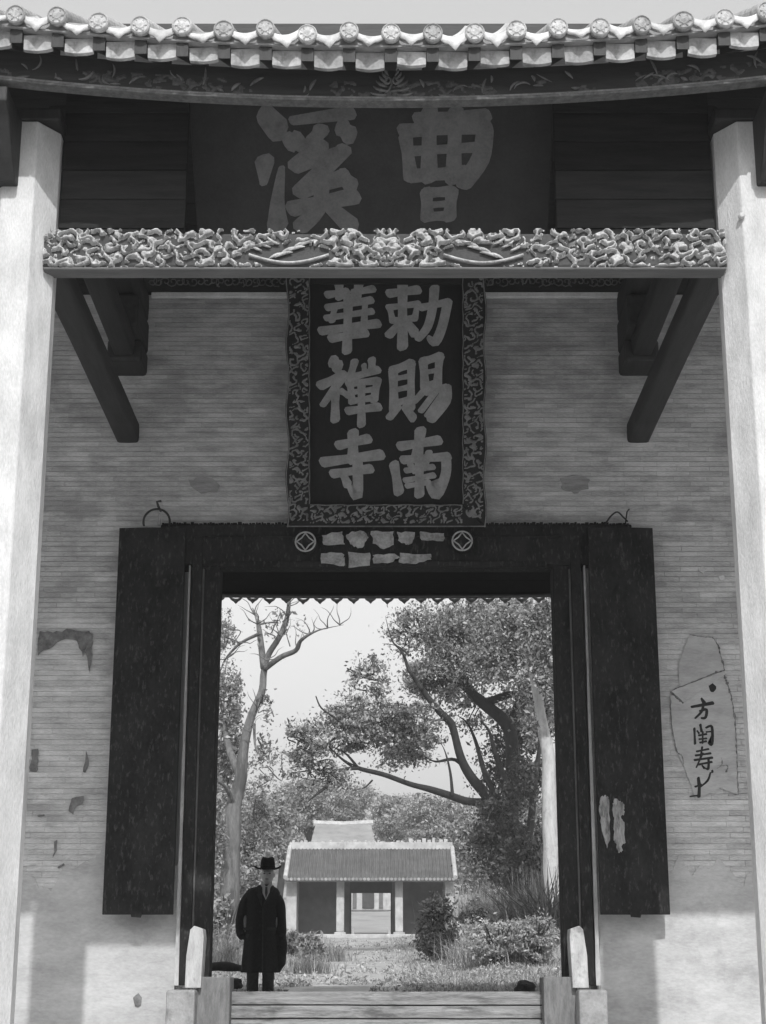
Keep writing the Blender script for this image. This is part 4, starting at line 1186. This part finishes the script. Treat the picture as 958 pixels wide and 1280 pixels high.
# smooth pale trunk at the doorway's right edge
t3 = empty('tree', ground_pt(690, 44), 'smooth pale tree trunk at the right edge of the doorway', 'tree', 'trees beyond the gate')
mb = MB()
limb(mb, [(691,1190),(690,1120),(688,1040),(684,950),(678,900),(668,850),(665,790),(672,730)], 44, [25,22,20,18,16,13,10,8], 12, wob=0.07)
mb.build('trunk', M_barks, t3, smooth=True)
crown_obj('crown', [cl(660,780,45,44,34,5425,30,40,.2), cl(688,830,43,26,44,4960,20,34,.2), cl(676,785,42.6,24,36,3410,14,24,.2), cl(664,905,43.2,8,30,620,8,12,.2)], 0.047, M_leaf, t3)

# trees of the middle distance
mid = [(345,1020,94,34,42,'grey mid distance tree rising left of the pavilion roof'), (382,1000,112,30,30,'round pale tree peeping between left tree and rear hall'),
       (310,1040,72,28,60,'soft grey tree behind the standing man'), (600,1060,92,40,46,'dense dark tree right of the pavilion roof'),
       (545,1020,118,46,30,'broad grey tree above the pavilion ridge'), (655,1040,84,44,64,'tall dark tree behind the spreading tree'), (490,1018,125,30,24,'small grey tree right of the rear hall roof'),
       (430,1000,140,40,20,'pale crown on the slope above the rear hall'), (275,1030,80,30,70,'pale tree at the left edge of the doorway')]
for k, (px, py, Y, rx, ry, lab) in enumerate(mid):
    t = empty('tree', ground_pt(px, Y), lab, 'tree', 'trees of the middle distance')
    s = Y/F_PX; g = ground_pt(px, Y); c = P(px, py, Y)
    mb = MB()
    mb.tube(smooth_path([g, (g[0]+0.3, Y, (g[2]+c.z)/2), (c.x, Y, c.z)], 4), [0.28,0.26,0.22,0.2,0.18,0.15,0.12,0.1,0.06], 7)
    for a in range(5):
        an = a*1.3+k; e = Vector((c.x+rx*s*0.7*math.cos(an), Y+rx*s*0.7*math.sin(an), c.z+ry*s*0.4*math.sin(a*2.1)))
        mb.tube(smooth_path([(g[0]+0.25, Y, g[2]*0.45+c.z*0.55), (Vector((c.x,Y,c.z)).lerp(e,0.5)-Vector((0,0,0.2))), e], 3), [0.12]*5+[0.07,0.04], 5)
    mb.build('trunk', M_bark, t, smooth=True)
    dk = 'dark' in lab
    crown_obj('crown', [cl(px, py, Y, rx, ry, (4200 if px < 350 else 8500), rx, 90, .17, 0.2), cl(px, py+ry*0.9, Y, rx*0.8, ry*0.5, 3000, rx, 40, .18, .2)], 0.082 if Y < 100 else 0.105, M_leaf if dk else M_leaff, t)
# wooded hillside beyond
C = []
for i in range(700):
    y = RNG.uniform(135, 235); x = RNG.uniform(-0.16, 0.16)*y
    r = RNG.uniform(1.6, 3.2); z = gz(x, y)+r*0.9
    d = RNG.normal(size=(70,3)); d /= np.linalg.norm(d,axis=1)[:,None]; d[:,2] = np.abs(d[:,2])*0.9-0.1
    C.append(np.array([x,y,z])+d*r*RNG.uniform(0.7,1.05,(70,1)))
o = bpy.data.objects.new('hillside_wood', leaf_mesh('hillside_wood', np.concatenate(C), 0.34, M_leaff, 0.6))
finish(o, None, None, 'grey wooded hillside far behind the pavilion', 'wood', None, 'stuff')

# ------------------------------------------------------------------ shrubs and grass
def shrub(px, Y, w, h, n, mtl, lab, size=0.05, sub=30, grp='shrubs along the path'):
    g = ground_pt(px, Y); t = empty('shrub', g, lab, 'shrub', grp)
    s = Y/F_PX*0.97; W, H = w*s/2, h*s
    mb = MB(); rs = random.Random(px)
    for k in range(14):
        a = rs.uniform(0, 6.28); e = Vector((g[0]+math.cos(a)*W*rs.uniform(.3,.9), g[1]+math.sin(a)*W*.7, g[2]+H*rs.uniform(.5,.95)))
        mb.tube(smooth_path([(g[0]+rs.uniform(-.1,.1)*W, g[1], g[2]-0.05), Vector(g).lerp(e,.5)+Vector((0,0,H*.12)), e], 3), [0.018]*4+[0.012,0.008,0.004], 5)
    mb.build('stem', M_bark, t)
    C = clumps((g[0], g[1], g[2]+H*0.48), (W*0.92, W*0.8, H*0.50), n, sub, 0.17, 0.15)
    C[:,2] = np.maximum(C[:,2], g[2]+0.02)
    finish(bpy.data.objects.new('foliage', leaf_mesh('foliage', C, size, mtl, 0.4, -0.3)), t)
    return t
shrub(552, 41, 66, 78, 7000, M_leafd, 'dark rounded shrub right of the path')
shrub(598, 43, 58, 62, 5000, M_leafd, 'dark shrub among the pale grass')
shrub(388, 40, 44, 40, 1800, M_leafp, 'grey weedy shrub just right of the standing man', 0.05)
shrub(368, 45, 30, 36, 1200, M_leafp, 'thin pale weed clump before the pavilion end wall', 0.05)
shrub(284, 38, 46, 90, 3800, M_leafp, 'pale tangled undergrowth beside the doorway left of the man', 0.055)
shrub(305, 47, 50, 90, 3200, M_leafp, 'pale brushwood behind the standing man', 0.06)
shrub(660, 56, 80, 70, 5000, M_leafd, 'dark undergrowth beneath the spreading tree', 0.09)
shrub(595, 62, 40, 50, 2600, M_leafp, 'light bushy growth right of the pavilion', 0.08)

def tuft(px, Y, w, h, n, mtl, lab, bw=0.02, bend=0.6, grp='grass tufts beyond the gate', name='grass_tuft'):
    g = ground_pt(px, Y); s = Y/F_PX*0.97
    r = np.random.default_rng(px); pts = []
    for i in range(n):
        x = g[0]+r.normal()*w*s*0.26; y = g[1]+r.normal()*w*s*0.22; pts.append((x, y, gz(x, y)-0.02))
    o = bpy.data.objects.new(name, grass_mesh(name, pts, h*s, bw, mtl, bend, px))
    finish(o, None, None, lab, 'grass', grp)
tuft(602, 64, 90, 60, 800, M_grass, 'tall pale feathery grass right of the pavilion', 0.022, 0.8)
tuft(625, 57, 70, 56, 600, M_grass, 'tall pale grass at the foot of the dark trees', 0.022, 0.8)
tuft(655, 45, 66, 84, 420, M_grassd, 'dark sword leaved clump near the right jamb', 0.05, 0.9)
tuft(683, 42, 40, 90, 300, M_grassd, 'dark sword leaved clump against the right jamb', 0.05, 0.9)
tuft(612, 35, 74, 34, 420, M_grass, 'bright bushy grass behind the threshold, right of centre', 0.012, 1.3)
tuft(655, 34, 70, 40, 420, M_grass, 'bright bushy grass behind the threshold near the right jamb', 0.012, 1.3)
tuft(580, 37, 50, 40, 400, M_grass, 'bright grass at the foot of the dark shrub', 0.012, 1.2)
tuft(385, 34, 54, 30, 500, M_grass, 'pale grass right of the standing man', 0.012, 1.1)
tuft(415, 42, 44, 26, 400, M_grass, 'thin pale grass on the left edge of the path', 0.012, 1.1)
tuft(282, 33, 40, 54, 500, M_grass, 'pale grass left of the standing man by the jamb', 0.012, 1.2)
M_weed = mat('pale_weed', 0.34, 0.3, 1.0, 0.8, 0, island=0.55, trans=0.3)
shrub(622, 34, 86, 60, 8000, M_weed, 'bright leafy weeds behind the threshold, right of centre', 0.035, 60)
shrub(670, 33.5, 66, 66, 6500, M_weed, 'bright leafy weeds close to the right jamb', 0.035, 50)
shrub(590, 40, 40, 44, 2400, M_weed, 'pale weeds between the dark shrub and the sword leaves', 0.035, 40)
shrub(640, 52, 60, 60, 3000, M_weed, 'pale feathery weeds under the spreading tree', 0.05, 40)
# short turf on both sides of the path
pts = []
r = np.random.default_rng(5)
while len(pts) < 42000:
    y = 25+55*r.random()**1.3; x = r.uniform(-0.13,0.13)*y
    c = -0.45-0.011*(y-24)+0.25*math.sin(y*0.13)
    dist = abs(x-c)
    if dist < 1.0 or (dist < 1.7 and r.random() < 0.9-1.1*(dist-1.0)): continue
    pts.append((x, y, gz(x,y)-0.01))
o = bpy.data.objects.new('turf', grass_mesh('turf', pts, 0.13, 0.012, M_grass, 1.3, 4))
finish(o, None, None, 'short pale grass covering the ground beside the path', 'grass', None, 'stuff')
cc = []
while len(cc) < 30000:
    y = 24.2+46*r.random()**1.5; x = r.uniform(-0.13,0.13)*y
    c = -0.45-0.011*(y-24)+0.25*math.sin(y*0.13)
    m = noise.noise(Vector((x*1.1, y*0.6, 7)))+0.5*noise.noise(Vector((x*3.1, y*1.6, 2)))
    if m < 0.28-0.30*min(1.2, max(0, abs(x-c)-0.5)): continue
    cc.append((x, y, gz(x, y)+0.01+abs(r.normal())*0.05*(0.6+max(0,m))))
o = bpy.data.objects.new('ground_weeds', leaf_mesh('ground_weeds', np.array(cc), 0.035, M_weed, 0.4, -0.4))
finish(o, None, None, 'low scattered weeds over the ground beyond the gate', 'weeds', None, 'stuff')
# dark fallen log and stones behind the threshold
g = ground_pt(276, 26.5)
lg = P(250,1211,24.6), P(276,1208,24.6), P(305,1211,24.6)
mb = MB().tube(smooth_path(lg, 6), [0.06,0.062,0.066,0.064,0.06,0.062,0.066,0.07,0.068,0.06,0.05,0.045,0.03], 9)
mb.build('fallen_log', M_bark, None, smooth=True, label='dark log lying behind the threshold left of the man', cat='log')
for (px, py, w, h, Y, lab) in ((294,1226,9,8,24.3,'dark stone on the ground at the standing man\'s feet'), (657,1231,13,9,24.3,'dark stone behind the threshold near the right foot block')):
    c = P(px, py, Y); s = Y/F_PX
    bm = bmesh.new(); bmesh.ops.create_icosphere(bm, subdivisions=3, radius=1)
    for v in bm.verts:
        k = 1+0.3*noise.noise(v.co*1.7+Vector((px,0,0)))
        v.co = Vector((c.x+v.co.x*w*s*k, Y+v.co.y*w*s*k*0.8, c.z-0.05+max(v.co.z,-0.6)*h*s*k))
    me = bpy.data.meshes.new('field_stone'); bm.to_mesh(me); bm.free(); me.materials.append(M_bark)
    finish(bpy.data.objects.new('field_stone', me), None, None, lab, 'stone', 'dark stones behind the threshold')

# ------------------------------------------------------------------ the standing man
def union(mb_list, voxel, name, mtl, parent, wm, smooth_it=4):
    mb = MB()
    for m in mb_list: mb.add(m.v, m.f)
    me = mb.mesh(name+'_src', mtl)
    bm = bmesh.new(); bm.from_mesh(me); bmesh.ops.recalc_face_normals(bm, faces=bm.faces); bm.to_mesh(me); bm.free()
    tmp = bpy.data.objects.new(name+'_src', me); COL.objects.link(tmp)
    md = tmp.modifiers.new('r', 'REMESH'); md.mode = 'VOXEL'; md.voxel_size = voxel; md.use_smooth_shade = True
    ms = tmp.modifiers.new('s', 'SMOOTH'); ms.iterations = smooth_it; ms.factor = 0.5
    dg = bpy.context.evaluated_depsgraph_get()
    out = bpy.data.meshes.new_from_object(tmp.evaluated_get(dg))
    out.name = name; out.materials.clear(); out.materials.append(mtl)
    bpy.data.objects.remove(tmp); bpy.data.meshes.remove(me)
    out.polygons.foreach_set('use_smooth', [True]*len(out.polygons))
    return finish(bpy.data.objects.new(name, out), parent, wm)
def ell(c, r, n=16, m=10):
    mb = MB(); rings = []
    for j in range(m+1):
        t = math.pi*(0.02+0.96*j/m)
        rings.append([(c[0]+r[0]*math.sin(t)*math.cos(2*math.pi*i/n), c[1]+r[1]*math.sin(t)*math.sin(2*math.pi*i/n), c[2]-r[2]*math.cos(t)) for i in range(n)])
    return mb.loft(rings)
def ering(cx, cy, z, rx, ry, n=24, p=0.85):
    if n == 28:                                       # coat cloth hangs in folds
        k = max(0, 1.0-z)*0.055
        return [(cx+rx*(1+k*math.sin(9*t+z*2))*math.cos(t), cy+ry*(1+k*1.6*math.sin(9*t+z*2))*math.sin(t), z) for t in [2*math.pi*i/56 for i in range(56)]]
    return [(cx+rx*math.copysign(abs(math.cos(2*math.pi*i/n))**p, math.cos(2*math.pi*i/n)), cy+ry*math.copysign(abs(math.sin(2*math.pi*i/n))**p, math.sin(2*math.pi*i/n)), z) for i in range(n)]
mp = P(325, 1235, 23.0)
man = empty('person', (mp.x, 23.0, -0.10), 'person in long black overcoat and dark brimmed hat standing behind the threshold', 'person')
WM = Matrix.Translation(Vector((mp.x, 23.0, -0.10)))
hx, hz = 0.075, 1.575                                # head centre
# body: head, neck, chest, arms, hips and legs in one skin
face = [ell((hx,0,hz), (0.088,0.102,0.125)), ell((hx,-0.03,hz-0.068), (0.062,0.066,0.056)), ell((hx-0.004,-0.104,hz-0.018), (0.016,0.026,0.032)), ell((hx,-0.092,hz+0.026), (0.058,0.017,0.012)), ell((hx,-0.09,hz-0.068), (0.028,0.014,0.011)),
        ell((hx-0.09,0.005,hz-0.005), (0.012,0.022,0.032)), ell((hx+0.09,0.005,hz-0.005), (0.012,0.022,0.032)),
        MB().tube([(hx*0.7,0.01,1.36),(hx*0.9,0.0,1.44),(hx,0.0,1.54)], [0.065,0.055,0.054], 14),
        MB().loft([ering(0,0,z,a,b) for z,a,b in ((0.82,0.16,0.11),(1.0,0.15,0.10),(1.2,0.17,0.11),(1.36,0.17,0.10),(1.42,0.09,0.07))])]
for s in (-1, 1):
    face.append(MB().tube([(s*0.09,0,0.86),(s*0.095,-0.01,0.48),(s*0.095,0.01,0.09)], [0.085,0.055,0.04], 12))
    face.append(MB().tube([(s*0.18,0,1.35),(s*0.22,0.03,1.05),(s*0.208,-0.02,0.84)], [0.05,0.042,0.03], 10))
    hc = Vector((s*0.205,-0.03,0.80))                # hands rest inside the coat pockets
    face.append(ell(hc, (0.022,0.042,0.045), 10, 6))
    for f in range(4): face.append(MB().tube([hc+Vector((0,-0.03+0.02*f,-0.03)), hc+Vector((-s*0.005,-0.032+0.02*f,-0.075)), hc+Vector((-s*0.02,-0.03+0.02*f,-0.10+0.006*abs(f-1)))], [0.010,0.009,0.007], 6))
    face.append(MB().tube([hc+Vector((-s*0.01,-0.035,0.0)), hc+Vector((-s*0.03,-0.058,-0.025)), hc+Vector((-s*0.03,-0.065,-0.05))], [0.011,0.010,0.008], 6))
body = union(face, 0.009, 'body', M_skin, man, WM, 3)
for s in (-1, 1):
    o = ell((hx+s*0.034,-0.094,hz+0.008), (0.016,0.009,0.008)); o.build('eye', M_ink, body, wm=WM)
ell((hx,-0.101,hz-0.066), (0.026,0.007,0.005)).build('mouth', M_ink, body, wm=WM)
mo = MB().loft([ering(hx,0.012,z,a,b) for z,a,b in ((hz-0.04,0.070,0.085),(hz+0.03,0.078,0.093),(hz+0.09,0.064,0.08),(hz+0.112,0.03,0.04))])
mo.v = [(x, y+max(0,0.0) if y > -0.03 else -0.03, z) for x, y, z in mo.v]
mo.build('hair', M_felt, man, smooth=True, wm=WM)
def dress(mb, name, m, par=None, smooth=True, bevel=0):
    return mb.build(name, m, par or man, smooth=smooth, bevel=bevel, wm=WM)
# overcoat
coat = [MB().loft([ering(cx,0,z,a,b,28,0.8) for z,cx,a,b in ((0.30,0.0,0.262,0.20),(0.45,0.005,0.258,0.19),(0.7,0.01,0.238,0.175),(0.95,0.0,0.195,0.15),(1.15,0.0,0.205,0.145),(1.27,0.01,0.232,0.14),(1.335,0.012,0.236,0.13),(1.385,0.02,0.20,0.118),(1.415,0.045,0.125,0.102),(1.44,0.06,0.09,0.092))])]
coat.append(MB().tube(smooth_path([(-0.15,0,1.295),(-0.22,0.01,1.19),(-0.278,0.03,1.0),(-0.272,-0.03,0.82),(-0.235,-0.08,0.76)],4), lerp_list([0.082,0.078,0.066,0.06,0.055],17), 12))
coat.append(MB().tube(smooth_path([(0.16,0,1.295),(0.238,0.01,1.19),(0.262,0.03,1.02),(0.278,-0.03,0.82),(0.25,-0.08,0.74)],4), lerp_list([0.082,0.078,0.068,0.066,0.06],17), 12))
coat.append(MB().tube([(0.255,-0.02,0.85),(0.285,-0.03,0.65),(0.27,-0.02,0.42),(0.22,0,0.33)], [0.07,0.075,0.07,0.05], 12))
oc = union(coat, 0.009, 'overcoat', M_coat, man, WM, 4)
# coat folds: lapels, front edge, buttons, pocket flaps
for s in (-1, 1):
    lp = [(hx*0.8+s*0.035,1.445),(hx*0.8+s*0.105,1.40),(hx*0.6+s*0.12,1.35),(hx*0.6+s*0.085,1.335),(hx*0.5+s*0.085,1.30),(hx*0.3+s*0.006,1.14)]
    o = MB().prism(lp, -0.178, -0.12); dress(o, 'lapel', M_trous, oc, False, 0.006)
    dress(MB().box(s*0.16-0.06, s*0.16+0.06, -0.205, -0.16, 0.84, 0.875), 'pocket_flap', M_trous, oc, False, 0.006)
dress(MB().tube(smooth_path([(0.03,-0.150,1.14),(0.035,-0.168,0.95),(0.04,-0.192,0.6),(0.045,-0.203,0.31)],4), 0.008, 6), 'front_edge', M_trous, oc)
for z, y in ((1.08,-0.163),(0.90,-0.178),(0.72,-0.192)):
    dress(ell((0.0,y,z),(0.013,0.008,0.013),10,5), 'button', M_shoe, oc)
# shirt collar and tie
for s in (-1, 1):
    cp = [(hx+s*0.004,1.395),(hx+s*0.022,1.345),(hx+s*0.074,1.42),(hx+s*0.074,1.485),(hx+s*0.052,1.475)]
    dress(MB().prism(cp, -0.186, -0.10), 'shirt_collar', M_shirt, man, False, 0.004)
dress(MB().prism([(hx-0.055,1.41),(hx+0.055,1.41),(hx+0.045,1.33),(hx-0.005,1.23),(hx-0.05,1.32)], -0.1815, -0.12), 'shirt_front', M_shirt, man, False)
dress(MB().prism([(hx-0.014,1.40),(hx+0.014,1.40),(hx+0.018,1.32),(hx-0.004,1.25),(hx-0.018,1.32)], -0.188, -0.182), 'necktie', M_tie, man, False)
# trousers and shoes
tr = []
for s in (-1, 1):
    tr.append(MB().loft([ering(s*0.102+0.005,0.01*s,z,a,b,18,0.9) for z,a,b in ((0.06,0.078,0.095),(0.2,0.078,0.095),(0.33,0.084,0.10),(0.45,0.10,0.11),(0.8,0.12,0.12))]))
union(tr, 0.011, 'trousers', M_trous, man, WM, 3)
for s in (-1, 1):
    sh = MB().loft([[(s*0.11+s*0.02*(-y)*2+w*math.cos(a), y, max(0.0, hgt*0.5+hgt*0.5*math.sin(a))) for a in np.linspace(0, 2*math.pi, 14, endpoint=False)] for y, w, hgt in ((0.10,0.032,0.07),(0.05,0.042,0.10),(-0.05,0.045,0.10),(-0.13,0.05,0.07),(-0.18,0.046,0.055),(-0.205,0.025,0.035))])
    dress(sh, 'shoe', M_shoe)
# hat: pinched crown, ribbon and curved brim
n = 28; rings = []
for z, a, b in ((0.0,0.102,0.122),(0.035,0.101,0.121),(0.085,0.096,0.117),(0.13,0.085,0.106),(0.155,0.064,0.088),(0.142,0.034,0.06),(0.118,0.006,0.02)):
    ring = []
    for i in range(n):
        t = 2*math.pi*i/n; x, y = a*math.cos(t), b*math.sin(t)
        pinch = 0.016*max(0,-y/0.12)*(z/0.12)
        ring.append((hx+x*(1-1.6*pinch*5*0.2), y, hz+0.075+z+0.010*abs(x)/0.1*(1 if z > 0.1 else 0)-pinch*1.2))
    rings.append(ring)
hat = dress(MB().loft(rings), 'hat', M_felt)
brim = []
for r_in, zoff in ((0.96,0.0),(1.35,-0.004),(1.80,0.000),(1.86,0.010),(1.80,0.020),(1.35,0.012),(0.96,0.018)):
    brim.append([(hx+0.100*r_in*math.cos(2*math.pi*i/n), 0.118*r_in*0.97*math.sin(2*math.pi*i/n), hz+0.068+zoff+0.026*(abs(math.cos(2*math.pi*i/n))**3)*max(0,r_in-1)/0.7-0.018*max(0,-math.sin(2*math.pi*i/n))*max(0,r_in-1)/0.7) for i in range(n)])
dress(MB().loft(brim, cap=False), 'hat_brim', M_felt, hat)
dress(MB().loft([[(hx+a*math.cos(2*math.pi*i/n), b*math.sin(2*math.pi*i/n), hz+0.08+z) for i in range(n)] for z, a, b in ((0.0,0.1015,0.1215),(0.03,0.1005,0.1205))], cap=False), 'hat_ribbon', M_shoe, hat)

# ------------------------------------------------------------------ thin air haze over the whole place
hz_mb = MB().box(-320, 320, -60, 420, -3.5, 60)
hm = bpy.data.materials.new('haze'); hm.use_nodes = True
hn = hm.node_tree.nodes; hn.clear()
ho = hn.new('ShaderNodeOutputMaterial'); hv = hn.new('ShaderNodeVolumePrincipled')
hv.inputs['Color'].default_value = (0.9, 0.9, 0.9, 1); hv.inputs['Density'].default_value = 0.0011
hm.node_tree.links.new(hv.outputs[0], ho.inputs['Volume'])
hz_mb.build('haze', hm, None, kind='stuff')
